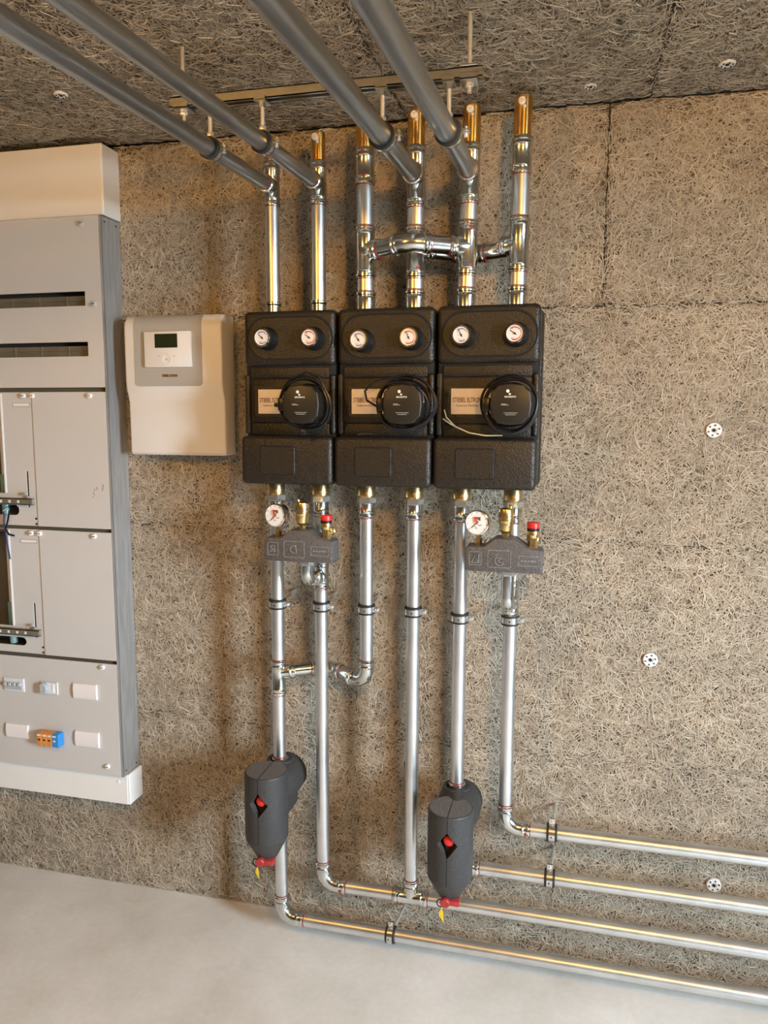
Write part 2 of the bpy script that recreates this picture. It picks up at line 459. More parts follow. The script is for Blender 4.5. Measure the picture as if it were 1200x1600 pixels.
def strands(name, board, u0, u1, v0, v1, place, dens=41000, lap=.0025):
    """Curled wood-wool strands lying on one board: narrow bent ribbons, real geometry."""
    if u1 - u0 < 0.05 or v1 - v0 < 0.05: return
    n = int((u1 - u0) * (v1 - v0) * dens)
    L = rng.uniform(0.012, 0.046, n)
    a = rng.uniform(0, PI, n)
    cu = rng.normal(0, 13, n)                    # curvature 1/m
    wd = rng.uniform(0.0009, 0.0020, n) * 0.50
    mg = -lap * 2
    hu = np.minimum(np.abs(np.cos(a)) * L / 2, (u1 - u0) * 0.45)
    hv = np.minimum(np.abs(np.sin(a)) * L / 2, (v1 - v0) * 0.45)
    cu0 = u0 + mg + hu + rng.random(n) * np.maximum(u1 - u0 - 2 * mg - 2 * hu, 0.001)
    cv0 = v0 + mg + hv + rng.random(n) * np.maximum(v1 - v0 - 2 * mg - 2 * hv, 0.001)
    base = rng.uniform(0.0006, 0.0036, n)
    tilt = rng.normal(0, 0.0003, n)
    K = 4
    t = np.linspace(-0.5, 0.5, K)
    s = t[None, :] * L[:, None]
    th = a[:, None] + cu[:, None] * s
    # integrate the bent centre line about its middle
    px = np.cumsum(np.cos(th), 1) * (L / (K - 1))[:, None]; px -= px[:, K // 2:K // 2 + 1]
    py = np.cumsum(np.sin(th), 1) * (L / (K - 1))[:, None]; py -= py[:, K // 2:K // 2 + 1]
    cx, cyy = cu0[:, None] + px, cv0[:, None] + py
    hgt = base[:, None] + 0.0008 * (1 - (2 * t[None, :]) ** 2) - 0.0006
    nx, ny = -np.sin(th), np.cos(th)
    P = np.empty((n, K, 2, 3))
    for k, sg in enumerate((-1, 1)):
        P[:, :, k, 0] = np.clip(cx + sg * nx * wd[:, None], u0 - lap, u1 + lap)
        P[:, :, k, 1] = np.clip(cyy + sg * ny * wd[:, None], v0 - lap, v1 + lap)
        P[:, :, k, 2] = hgt + sg * tilt[:, None]
    W3 = place(P.reshape(-1, 3))
    nv = n * K * 2
    base_i = (np.arange(n) * K * 2)[:, None, None]
    seg = np.arange(K - 1)[None, :, None] * 2
    q = base_i + seg + np.array([0, 1, 3, 2])[None, None, :]
    q = q.reshape(-1, 4)
    me = bpy.data.meshes.new(name)
    me.vertices.add(nv); me.vertices.foreach_set('co', W3.astype(np.float32).ravel())
    me.loops.add(q.size); me.loops.foreach_set('vertex_index', q.astype(np.int32).ravel())
    me.polygons.add(len(q)); me.polygons.foreach_set('loop_start', (np.arange(len(q)) * 4).astype(np.int32))
    at_ = me.attributes.new('tone', 'FLOAT', 'POINT')
    # tone is each strand's own colour
    tone = np.clip(rng.normal(0.5, 0.20, n), 0, 1)
    at_.data.foreach_set('value', np.repeat(tone, K * 2).astype(np.float32))
    me.materials.append(MATS['wood_wool_strand'])
    me.update(); me.validate()
    o = bpy.data.objects.new(name, me); COL.objects.link(o); o.parent = board
    o['kind'] = 'stuff'
    return o

ROWS = [(0.0, 0.593, [-0.237, 1.763]), (0.593, 1.188, [-1.616, 0.384, 2.384]), (1.188, 1.786, [-0.310, 1.690]), (1.786, H, [-1.174, 0.826])]
SX0, SX1 = -1.50, 1.95                          # where single strands can be told apart
for z0, z1, seams in ROWS:
    xs = [ROOM_X0] + sorted(s_ for k in (-2, -1, 0, 1, 2) for s_ in [seams[0] + 2.0 * k] if ROOM_X0 + .1 < s_ < ROOM_X1 - .1) + [ROOM_X1]
    for a_, b_ in zip(xs[:-1], xs[1:]):
        dy = random.uniform(-0.0012, 0.0012)
        bd = MB().box(a_ + 0.0009, b_ - 0.0009, 0.003 + dy, 0.045, z0 + 0.0009, z1 - 0.0009, 0.004, 2).build('wood_wool_board', 'wood_wool_core', wall_back)
        strands('wood_fibres', bd, max(a_, SX0), min(b_, SX1), z0, z1,
                lambda Q, dy=dy: np.stack([Q[:, 0], 0.003 + dy - Q[:, 2], Q[:, 1]], 1), lap=(.0034 if z1 < H else .0006))
cx_ = [-3.28, -2.68, -2.08, -1.48, -0.88, -0.28, 0.32, 0.92, 1.52, 2.12]
xs = [ROOM_X0] + cx_ + [ROOM_X1]
for a_, b_ in zip(xs[:-1], xs[1:]):
    off = random.uniform(-0.0012, 0.0012)
    for y0, y1 in ((-2.0, 0.0), (-4.0, -2.0), (-6.0, -4.0), (ROOM_Y0, -6.0)):
        bd = MB().box(a_ + 0.0009, b_ - 0.0009, y0 + 0.0009, y1 - 0.0009, H + 0.004 + off, H + 0.045, 0.004, 2).build('wood_wool_board', 'wood_wool_core', ceiling)
        if y1 > -0.1:
            strands('wood_fibres', bd, max(a_, SX0), min(b_, SX1), -0.86, 0.0,
                    lambda Q, off=off: np.stack([Q[:, 0], Q[:, 1], H + 0.004 + off - Q[:, 2]], 1), dens=32000, lap=(.0022 if abs(b_ - .92) > .1 else -.0005))

# ------------------------------------------------------------------ pipe fittings
PY = -0.14                                      # all pipe axes stand 14 cm off the wall
def fit(r, L, s0=0.0):
    """Half profile of a press fitting from its middle (s0) to its end (L)."""
    return [(s0, r + .0020), (L - .021, r + .0020), (L - .018, r + .0036), (L - .0155, r + .0022), (L - .0105, r + .0024),
            (L - .0085, r + .0046), (L - .0045, r + .0046), (L - .0025, r + .0024), (L - .0003, r + .0022), (L, r * 0.97)]
def sleeve(mb, c, d, r, L1, L2=None):
    """Straight press coupling about c along d: ends at -L1 and +L2."""
    L2 = L1 if L2 is None else L2
    p = [(-s_, q) for s_, q in fit(r, L1)][::-1] + fit(r, L2)[1:]
    return mb.lathe(c, d, p, 28)
def ring(parent, c, d, r):
    """Thin red press indicator ring at the mouth of a fitting."""
    d = Vector(d).normalized()
    return MB().lathe(Vector(c), d, [(0, r * 0.98), (0, r + .0011), (.0016, r + .0011), (.0016, r * 0.98)], 24).build('press_ring', 'red_ring', parent, label='red press indicator ring')
def mark(parent, c, outward):
    """Small red paint mark on a fitting."""
    o_ = Vector(outward).normalized()
    u_ = o_.cross(Z).normalized() if abs(o_.z) < 0.9 else X
    v_ = u_.cross(o_)
    bm = bmesh.new()
    bmesh.ops.create_cube(bm, size=1)
    M = Matrix.Translation(Vector(c)) @ Matrix((u_, v_, o_)).transposed().to_4x4() @ Matrix.Diagonal((0.0085, 0.0075, 0.0022, 1))
    return MB().bm(bm, 0, M).build('press_mark', 'red_ring', parent, label='red press mark')
def elbow_pts(p0, corner, p1, rad, n=8):
    p0, c, p1 = Vector(p0), Vector(corner), Vector(p1)
    d0, d1 = (p0 - c).normalized(), (p1 - c).normalized()
    ang = d0.angle(d1)
    t = rad / math.tan(ang / 2)
    a, b_ = c + d0 * t, c + d1 * t
    ctr = c + (d0 + d1).normalized() * (rad / math.sin(ang / 2))
    u, w_ = (a - ctr), (b_ - ctr)
    tot = u.angle(w_)
    ax = u.cross(w_).normalized()
    pts = [ctr + Matrix.Rotation(tot * k / n, 3, ax) @ u for k in range(n + 1)]
    tan = [(Matrix.Rotation(tot * k / n, 3, ax) @ u).cross(ax) * -1 for k in range(n + 1)]
    return pts, [t_.normalized() for t_ in tan], a, b_, d0, d1
def elbow(parent, corner, d0, d1, r, rad=0.045, leg=0.03, name='elbow', ring0=True, ring1=True, marks=True):
    """Press elbow; returns the two mouths."""
    c = Vector(corner); d0 = Vector(d0).normalized(); d1 = Vector(d1).normalized()
    pts, tan, a, b_, _, _ = elbow_pts(c + d0, c, c + d1, rad)
    mb = MB()
    if tan[0].dot(-d0) < 0: tan = [-t_ for t_ in tan]
    mb.sweep(pts, r + .0020, 26, False, False, tan)
    mb.lathe(a, d0, fit(r, leg), 26, False)
    mb.lathe(b_, d1, fit(r, leg), 26, False)
    e = mb.build(name, 'zinc_fitting', parent)
    m0, m1 = a + d0 * leg, b_ + d1 * leg
    if ring0: ring(parent, m0, d0, r)
    if ring1: ring(parent, m1, d1, r)
    return m0, m1, a, b_

def hexprism(mb, c, d, r, L):
    return mb.lathe(c, d, [(0, r * 0.93), (.0015, r), (L - .0015, r), (L, r * 0.93)], 6)

# ------------------------------------------------------------------ risers above the pump groups
RIS = [  # x at top, x at box, radius, overhead slope per metre (dx, dz), words
    dict(x=0.001, xb=0.000, r=.0175, over=(.009, -.062), cap=(2.145, 2.210), tee=(2.038, 2.145)),
    dict(x=0.125, xb=0.124, r=.0175, over=(-.010, -.053), cap=(2.139, 2.208), tee=(2.034, 2.139)),
    dict(x=0.244, xb=0.248, r=.0210, cap=(2.159, 2.238), coup=(2.074, 2.159), tee2=(1.850, 1.976), br=(0.9, -0.46)),
    dict(x=0.374, xb=0.374, r=.0210, over=(.004, -.073), cap=(2.155, 2.237), tee=(2.013, 2.155), tee2=(1.845, 1.969), br=(0.9, 0.46)),
    dict(x=0.508, xb=0.500, r=.0210, over=(.000, -.084), cap=(2.151, 2.238), tee=(2.014, 2.151), tee2=(1.847, 1.974), br=(-0.9, -0.46)),
    dict(x=0.627, xb=0.624, r=.0210, cap=(2.157, 2.246), coup=(2.073, 2.157), tee2=(1.851, 1.977), br=(-0.9, 0.46)),
]
RLAB = [
    'slim galvanised riser on the far left feeding the outermost overhead pipe',
    'second slim galvanised riser, its overhead pipe just right of the outermost one',
    'thick riser half hidden behind an overhead pipe, its top a straight coupling',
    'thick riser with a front tee above the middle pump group and a copper cap',
    'thick riser feeding the rightmost overhead pipe, above the right pump group',
    'rightmost thick riser with a copper cap and no overhead pipe',
]
for k, q in enumerate(RIS):
    r = q['r']
    t = thing('heating_riser', RLAB[k], 'pipe', (q['xb'], PY, 1.7712), 'galvanised risers above the pump groups')
    O = Vector((q['xb'], PY, 1.7712))
    def at(z, t_=None):
        f_ = (z - 1.7712) / 0.4738
        return Vector((q['x'] * f_ + q['xb'] * (1 - f_), PY, z)) - O
    ax = (at(2.2) - at(1.8)).normalized()
    c0, c1 = q['cap']
    # copper end cap with its bleed plug
    MB().lathe(at(c0 - .02), ax, [(0, r), (c1 - c0 + .013, r), (c1 - c0 + .017, r - .0012), (c1 - c0 + .0195, r - .004), (c1 - c0 + .02, r - .006)], 28).build('copper_cap', 'copper_tube', t, label='copper end cap')
    bz = c1 - .018
    pb = at(bz) + Vector((-.001, -r + .001, 0))
    plug = MB().lathe(pb, (-.05, -1, 0), [(0, .0075), (.004, .0088), (.010, .0085), (.012, .0065), (.0122, .003), (.009, .0028)], 18).build('bleed_plug', 'bleed_white', t, label='white bleed plug')
    MB().cyl(pb + Vector((.006, -.002, -.012)), pb + Vector((.006, -.008, -.012)), .0032, 10).build('bleed_spout', 'bleed_white', plug)
    low = c0
    if 'tee' in q:
        z0, z1 = q['tee']
        zc = 2.085
        mb = MB()
        sleeve(mb, at(zc), ax, r, zc - z0, z1 - zc)
        d = Vector((q['over'][0] * -1 * -1, -1, q['over'][1])).normalized()
        mb.lathe(at(zc), d, fit(r, .056), 28, False)
        mb.build('tee_fitting', 'zinc_fitting', t)
        mth = at(zc) + d * .056
        ring(t, mth - d * .0002, d, r)
        ring(t, at(z0) - ax * .0022, ax, r)
        ln = (ROOM_Y0 - PY) / d.y - .001
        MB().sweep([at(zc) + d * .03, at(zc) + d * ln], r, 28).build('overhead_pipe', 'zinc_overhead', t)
        low = z0
    else:
        z0, z1 = q['coup']
        mb = MB()
        sleeve(mb, at((z0 + z1) / 2), ax, r, (z1 - z0) / 2)
        mb.build('coupling', 'zinc_fitting', t)
        ring(t, at(z0) - ax * .0022, ax, r)
        if k == 2:
            mark(t, at(z1 - .014) + Vector((0, -r - .0035, 0)), (0, -1, 0))
            mark(t, at(z0 + .02) + Vector((.003, -r - .0025, 0)), (0, -1, 0))
        low = z0
    if 'tee2' in q:
        z0, z1 = q['tee2']
        zc = 1.915
        MB().sweep([at(z1 - .03), at(low + .03)], r, 28).build('pipe', 'zinc_pipe', t)
        ring(t, at(z1), ax, r)
        mb = MB()
        sleeve(mb, at(zc), ax, r, zc - z0, z1 - zc)
        bd = Vector((q['br'][0], q['br'][1], 0)).normalized()
        mb.lathe(at(zc), bd, fit(r, .048), 28, False)
        mb.build('tee_fitting', 'zinc_fitting', t)
        ring(t, at(zc) + bd * .048, bd, r)
        if k in (3, 4):
            mark(t, at(z1 - .020) + Vector((.010, -r - .001, 0)), (.45, -1, 0))
            mark(t, at(z0 + .022) + Vector((.010, -r - .001, 0)), (.45, -1, 0))
        ring(t, at(z0) - ax * .0022, ax, r)
        low = z0
    MB().sweep([Vector((0, 0, 0)), at(low + .02)], r, 28).build('pipe', 'zinc_pipe', t)
    if r > .02:
        mb = MB()
        mb.lathe(at(1.7712), ax, [(0, r + .002), (.021, r + .002)] + [(s_ + .021, q_) for s_, q_ in fit(r, .026)][2:], 28)
        mb.build('press_adapter', 'zinc_fitting', t)
        ring(t, at(1.818), ax, r)
    else:
        mb = MB()
        mb.lathe(at(1.7712), ax, [(0, r + .001), (.019, r + .001), (.022, r + .0035), (.027, r + .0035), (.029, r + .0005), (.029, r * .97)], 28)
        mb.build('press_adapter', 'zinc_fitting', t)

# crossover pipes: one bows to the front of the fourth riser, one behind the fifth, one low down
def crossover(name, label, p0, pk, p1, r, first, start, end, loc_z, group=None):
    O = Vector((pk[0], pk[1], pk[2]))
    t = thing(name, label, 'pipe', O, group)
    p0, pk, p1 = Vector(p0) - O, Vector(pk) - O, Vector(p1) - O
    d0, d1 = (p0 - pk).normalized(), (p1 - pk).normalized()
    pts, tan, a, b_, _, _ = elbow_pts(p0, pk, p1, 0.05, 6)
    mb = MB()
    if tan[0].dot(-d0) < 0: tan = [-x for x in tan]
    mb.sweep(pts, r + .002, 26, False, False, tan)
    mb.lathe(a, d0, fit(r, .024), 26, False)
    mb.lathe(b_, d1, fit(r, .024), 26, False)
    mb.build('bend', 'zinc_fitting', t)
    for p, d, a_ in ((p0, d0, a), (p1, d1, b_)):
        MB().sweep([a_ + d * .01, p - d * .03], r, 26).build('pipe', 'zinc_fitting', t)
        ring(t, a_ + d * .024, d, r)
    return t
crossover('crossover_pipe', 'short bent pipe bowing forward in front of the fourth riser', (.248, PY, 1.915), (.374, PY - .066, 1.919), (.503, PY, 1.914), .021, 0, 0, 0, 0)
crossover('crossover_pipe', 'short bent pipe in shadow passing behind the fifth riser', (.374, PY, 1.915), (.502, PY + .066, 1.908), (.626, PY, 1.909), .021, 0, 0, 0, 0)

# ------------------------------------------------------------------ drops below the pump groups
r35 = .0175
def drop(k, x, label, z_end, ringed=True):
    """Brass union, hexagon, press adapter and pipe below a pump group."""
    t = thing('heating_drop', label, 'pipe', (x, PY, z_end), 'galvanised drops below the pump groups')
    def L(z): return Vector((0, 0, z - z_end))
    MB().lathe(L(1.300), Z, [(0, .0195), (.004, .0235), (.030, .0235), (.034, .021), (.045, .021)], 24).build('union_nut', 'brass', t, label='brass union nut')
    mb = MB()
    hexprism(mb, L(1.285), Z, .0255, .016)
    mb.lathe(L(1.301), Z, [(0, .019), (.004, .019)], 24)
    mb.build('hexagon', 'zinc_hex', t)
    mb = MB()
    mb.lathe(L(1.286), -Z, [(0, .021)] + fit(r35, .040)[1:], 26)
    mb.build('press_adapter', 'zinc_fitting', t)
    if ringed: ring(t, L(1.246), -Z, r35)
    if k == 2: mark(t, L(1.272) + Vector((-.006, -r35 - .003, 0)), (-.3, -1, 0))
    return t, L
# first: down to the left dirt separator, with the tee of the low crossover
t1, L = drop(0, 0.0, 'leftmost galvanised drop running down into the left dirt separator', .530)
mb = MB(); sleeve(mb, L(.809), Z, r35, .809 - .745, .845 - .809); bd = Vector((.88, .47, 0)).normalized()
mb.lathe(L(.809), bd, fit(r35, .044), 26, False); mb.build('tee_fitting', 'zinc_fitting', t1)
ring(t1, L(.845), Z, r35); ring(t1, L(.745), -Z, r35); ring(t1, L(.809) + bd * .044, bd, r35)
MB().sweep([L(.82), L(1.27)], r35, 26).build('pipe', 'zinc_pipe', t1)
MB().sweep([L(.54), L(.77)], r35, 26).build('pipe', 'zinc_pipe', t1)
mb = MB(); mb.lathe(L(.530), Z, [(0, .0195), (.012, .0195)] + [(s_ + .01, q_) for s_, q_ in fit(r35, .026)][2:], 26); mb.build('press_adapter', 'zinc_fitting', t1)
ring(t1, L(.566), Z, r35); mark(t1, L(.545) + Vector((.008, -r35 - .002, 0)), (.4, -1, 0))
# second: with the tee to the left safety group, down to the third floor run
ZC = .205
t2, L = drop(1, 0.125, 'galvanised drop behind the left safety group, bending right near the floor', ZC)
zt = 1.085
mb = MB(); sleeve(mb, L(zt), Z, r35, .035, .045); mb.lathe(L(zt), -Y, fit(r35 * .85, .036), 26, False); mb.build('tee_fitting', 'zinc_fitting', t2)
ring(t2, L(zt - .035), -Z, r35)
MB().sweep([L(zt + .02), L(1.27)], r35, 26).build('pipe', 'zinc_pipe', t2)
m0, m1, a, b_ = elbow(t2, L(ZC), Z, X, r35, .042, .026)
MB().sweep([L(zt - .02), L(ZC) + Vector((0, 0, .045))], r35, 26).build('pipe', 'zinc_pipe', t2)
MB().sweep([Vector((.045, 0, 0)), Vector((.257 - .03, 0, .001))], r35, 26).build('floor_pipe', 'zinc_pipe', t2)
mark(t2, L(ZC) + Vector((.055, -r35 - .003, -.004)), (0, -1, -.2)); mark(t2, L(ZC) + Vector((-.006, -r35 - .003, .056)), (-.3, -1, 0))
# third: short, its bottom elbow turns back to the first
t3, L = drop(2, 0.250, 'short galvanised drop whose bottom elbow turns back left to the first drop', .803)
bd = Vector((-.125, .062, .003)).normalized()
m0, m1, a, b_ = elbow(t3, L(.803), Z, bd, r35, .034, .026)
MB().sweep([L(.85), L(1.27)], r35, 26).build('pipe', 'zinc_pipe', t3)
crossover('crossover_pipe', 'short bent pipe low behind the second drop, left of its elbow', (0.0, PY, .809), (.125, PY + .062, .815), (.250, PY, .803), r35, 0, 0, 0, 0)
# fourth: straight down to a tee on the third floor run
t4, L = drop(3, 0.376, 'long straight galvanised drop ending in a tee on a floor run', ZC + .002)
mb = MB(); mb.lathe(L(ZC), X, [(-s_, q_) for s_, q_ in fit(r35, .048)][::-1] + fit(r35, .048)[1:], 28)
mb.lathe(L(ZC), Z, fit(r35, .052), 26, False); mb.build('tee_fitting', 'zinc_fitting', t4)
ring(t4, L(ZC + .052), Z, r35); ring(t4, L(ZC) - X * .048, -X, r35); ring(t4, L(ZC) + X * .048, X, r35)
MB().sweep([L(ZC + .03), L(1.27)], r35, 26).build('pipe', 'zinc_pipe', t4)
MB().sweep([L(ZC) + X * .03, L(ZC - .006) + X * (ROOM_X1 - .376 - .001)], r35, 26).build('floor_pipe', 'zinc_pipe', t4)
# fifth: down into the right dirt separator
t5, L = drop(4, 0.498, 'galvanised drop running down into the right dirt separator', .512)
MB().sweep([L(.53), L(1.27)], r35, 26).build('pipe', 'zinc_pipe', t5)
mb = MB(); mb.lathe(L(.512), Z, [(0, .0205), (.018, .0195)] + [(s_ + .014, q_) for s_, q_ in fit(r35, .026)][2:], 26); mb.build('press_adapter', 'zinc_fitting', t5)
ring(t5, L(.552), Z, r35)
# sixth: tee to the right safety group, bending right into the top floor run
ZA = .443
t6, L = drop(5, 0.626, 'rightmost galvanised drop, bending into the uppermost of the four floor runs', ZA)
zt = 1.050
mb = MB(); sleeve(mb, L(zt), Z, r35, .045, .055); mb.lathe(L(zt), -Y, fit(r35 * .85, .036), 26, False); mb.build('tee_fitting', 'zinc_fitting', t6)
MB().sweep([L(zt + .02), L(1.27)], r35, 26).build('pipe', 'zinc_pipe', t6)
m0, m1, a, b_ = elbow(t6, L(ZA), Z, X, r35, .040, .024)
MB().sweep([L(zt - .02), L(ZA) + Vector((0, 0, .045))], r35, 26).build('pipe', 'zinc_pipe', t6)
MB().sweep([Vector((.045, 0, 0)), Vector((ROOM_X1 - .626 - .001, 0, .006))], r35, 26).build('floor_pipe', 'zinc_pipe', t6)
mark(t6, Vector((.055, -r35 - .003, -.004)), (0, -1, -.2)); mark(t6, Vector((-.002, -r35 - .003, .056)), (0, -1, 0))
# floor runs that leave the separators
ZB, ZD = .317, .084
tb = thing('floor_run_pipe', 'second floor run from the top, leaving from behind the right dirt separator', 'pipe', (.498, PY, ZB), 'floor runs to the right')
elbow(tb, (0, 0, 0), Z, X, r35, .040, .024, ring0=False)
MB().sweep([Vector((0, 0, .045)), Vector((0, 0, .12))], r35, 24).build('pipe', 'zinc_pipe', tb)
MB().sweep([Vector((.045, 0, 0)), Vector((ROOM_X1 - .498 - .001, 0, .006))], r35, 26).build('floor_pipe', 'zinc_pipe', tb)
td = thing('floor_run_pipe', 'lowest floor run just above the concrete, coming from under the left separator', 'pipe', (0, PY, ZD), 'floor runs to the right')
elbow(td, (0, 0, 0), Z, X, r35, .042, .026)
MB().sweep([Vector((0, 0, .045)), Vector((0, 0, .35))], r35, 26).build('pipe', 'zinc_pipe', td)
MB().sweep([Vector((.045, 0, 0)), Vector((ROOM_X1 - .001, 0, -.003))], r35, 26).build('floor_pipe', 'zinc_pipe', td)

# ------------------------------------------------------------------ pipe clamps
def clamp(label, c, axis, rod_to, r, group, ear):
    """Rubber-lined pipe clamp: c centre, axis of the pipe, rod_to the far end of its threaded rod, ear the side of the screw."""
    c, axis, rt, ear = Vector(c), Vector(axis).normalized(), Vector(rod_to), Vector(ear).normalized()
    t = thing('pipe_clamp', label, 'clamp', c, group)
    rd = (rt - c); 
    MB().lathe(-axis * .0135, axis, [(0, r), (0, r + .0035), (.002, r + .0058), (.006, r + .0058), (.0065, r + .004), (.0205, r + .004), (.021, r + .0058), (.025, r + .0058), (.027, r + .0035), (.027, r)], 28).build('rubber_lining', 'rubber', t, label='black rubber lining')
    band = MB()
    band.lathe(-axis * .0075, axis, [(0, r + .003), (0, r + .0062), (.015, r + .0062), (.015, r + .003)], 28)
    side = axis.cross(ear)
    for s_ in (1,):
        e = ear * s_
        for dd in (-.0025, .0025):
            bm = bmesh.new(); bmesh.ops.create_cube(bm, size=1)
            M = Matrix.Translation(e * (r + .012) + side * dd) @ Matrix((e, axis, side)).transposed().to_4x4() @ Matrix.Diagonal((.017, .014, .0022, 1))
            band.bm(bm, 0, M)
    band.build('band', 'steel_band', t)
    for s_ in (1,):
        e = ear * s_ * (r + .013)
        sc = MB()
        sc.lathe(e - side * .011, side, [(0, .0035), (.001, .0045), (.004, .0045), (.0041, .0026), (.020, .0026)], 10)
        sc.build('clamp_screw', 'zinc_rod', t)
    if rd.length > 1e-4:
        dr = rd.normalized()
        nb = MB(); hexprism(nb, dr * (r + .005), dr, .0075, .010); nb.build('rod_nut', 'zinc_rod', t)
        MB().sweep([dr * (r + .006), rd], .0046, 12).build('threaded_rod', 'zinc_rod', t)
        fd = -dr
        if abs(fd.y) > .5:
            MB().cyl(fd * (r + .0055), fd * (r + .0066), .0022, 10).build('band_hole', 'hole_dark', t)
    return t
GV = 'clamps across the six drops'
VL = ['clamp on the leftmost drop, below the left safety group', 'clamp on the second drop from the left', 'clamp on the short drop above the turned-back elbow',
      'clamp on the long straight fourth drop', 'clamp on the fifth drop, left of the right safety group outlet', 'clamp on the rightmost drop under the right safety group']
for k, (x, z) in enumerate(((0.0, 1.002), (.125, 1.003), (.250, 1.003), (.376, 1.005), (.498, .996), (.626, 1.000))):
    clamp(VL[k], (x, PY, z), Z, (x, -.0005, z + .006), r35, GV, X)
GH = 'clamps on the floor runs'
clamp('clamp on the uppermost floor run, its rod running back into the wall', (.746, PY, .4435), X, (.754, -.0005, .450), r35, GH, Z)
clamp('clamp on the second floor run, just below the other one', (.744, PY, .3175), X, (.752, -.0005, .324), r35, GH, Z)
clamp('clamp on the lowest floor run close to the concrete', (.321, PY, .0835), X, (.335, -.0005, .088), r35, GH, Z)

# ceiling rail and the four clamps that hang from it
RY, RZ = -.49, 2.158
def over_z(k): 
    q = RIS[k]; d = -(RY - PY)
    return q['x'] + q['over'][0] * d, 2.085 + q['over'][1] * d
CL = {0: 'black lined clamp on the outermost left overhead pipe', 1: 'black lined clamp on the second overhead pipe from the left',
      3: 'black lined clamp on the third overhead pipe from the left', 4: 'black lined clamp on the rightmost overhead pipe'}
for k in (0, 1, 3, 4):
    x, z = over_z(k)
    ax = Vector((RIS[k]['over'][0], -1, RIS[k]['over'][1]))
    clamp(CL[k], (x, RY, z), ax, (x, RY, RZ - .012), RIS[k]['r'], 'clamps under the ceiling rail', X)
rail = thing('mounting_rail', 'galvanised ceiling rail carrying the four overhead pipe clamps', 'rail', (.245, RY, RZ))
mb = MB()
x0, x1 = -.325, .328
hw, hh, th = .014, .0095, .002
mb.box(x0, x1, -hw, hw, hh - th, hh)                    # top web of the channel
mb.box(x0, x1, -hw, -hw + th, -hh, hh); mb.box(x0, x1, hw - th, hw, -hh, hh)
mb.box(x0, x1, -hw, -hw + .007, -hh, -hh + th); mb.box(x0, x1, hw - .007, hw, -hh, -hh + th)
mb.build('channel', 'zinc_bracket', rail)
for xe in (-.300, .302):
    br = MB()
    br.box(xe - .017, xe + .017, -hw - .005, hw + .005, -hh - .006, -hh - .0015, .001, 1)
    br.box(xe - .017, xe + .017, -hw - .005, -hw - .0015, -hh - .006, -hh + .008, .001, 1)
    br.box(xe - .017, xe + .017, hw + .0015, hw + .005, -hh - .006, -hh + .008, .001, 1)
    br.box(xe - .017, xe + .017, -hw - .003, hw + .003, hh + .0005, hh + .005, .001, 1)
    b2 = br.build('saddle_bracket', 'zinc_bracket', rail)
    nb = MB(); hexprism(nb, (xe, 0, -hh - .0135), Z, .0085, .0075); nb.cyl((xe, 0, -hh - .024), (xe, 0, -hh - .013), .0042, 12)
    nb.build('nut', 'zinc_rod', b2)
    MB().sweep([(xe, 0, -hh - .01), (xe, 0, H - RZ)], .0042, 12).build('threaded_rod', 'zinc_rod', rail)
for k in (0, 1, 3, 4):
    x, z = over_z(k); x -= .245
    cb = MB()
    cb.box(x - .012, x + .012, -hw - .003, hw + .003, -hh - .005, -hh - .0015, .001, 1)
    cb.box(x - .012, x + .012, -hw - .003, -hw - .0008, -hh - .005, -hh + .005, .0006, 1)
    cb.lathe((x, 0, -hh - .014), Z, [(0, .0075), (.010, .0075)], 6)
    cb.build('sliding_nut', 'zinc_bracket', rail)

# ------------------------------------------------------------------ pump groups
GX = [.0605, .3105, .5605]
GZ = 1.333
PGLAB = ['left black foam pump group beside the white controller, cable tied in a ring',
         'middle black foam pump group, a cable loop hanging over its nameplate',
         'right black foam pump group with loose bare wires at its lower left']
def gauge(parent, x, z, colour, needle):
    """Round thermometer in a black holder."""
    g = MB().lathe((x + .004, -.185, z), (-.10, -1, 0), [(0, .029), (.016, .029), (.022, .027), (.036, .0255), (.040, .024), (.040, .0215)], 30).build('thermometer', 'black_plastic', parent, label='round thermometer in a black holder')
    d = Vector((-.10, -1, 0)).normalized()
    c = Vector((x + .004, -.185, z)) + d * .0385
    MB().lathe(c, d, [(0, .0222), (.0035, .0222), (.0048, .0212), (.0048, .0192), (.003, .0190)], 32, cap1=False).build('bezel', 'chrome', g, label='chrome bezel')
    MB().lathe(c, d, [(0, .0195), (.0030, .0195)], 28).build('dial', 'dial_white', g, label='white dial')
    o_ = c + d * .0035
    mb = MB()
    a0, a1 = (-40, 130)
    pts = [o_ + Vector((math.cos(math.radians(a)) * .0145, 0, math.sin(math.radians(a)) * .0145)) for a in np.linspace(-110, 130, 20)]
    if colour == 'blue_arc':
        mb.sweep(pts[:6], .0010, 5); mb.sweep(pts[9:], .0010, 5)
    else:
        mb.sweep(pts, .0013, 5)
    for a in np.linspace(-120, 140, 10):
        u = Vector((math.cos(math.radians(a)), 0, math.sin(math.radians(a))))
        mb.sweep([o_ + u * .0105, o_ + u * .0125], .0005, 4)
    mb.build('scale', colour, g)
    u = Vector((math.cos(math.radians(needle)), 0, math.sin(math.radians(needle))))
    mb = MB()
    mb.sweep([o_ - u * .005, o_ + u * .013], [.0012, .0005], 5)
    mb.lathe(o_, d, [(0, .0024), (.0012, .0022)], 12)
    mb.build('needle', 'print_black', g)
    return g
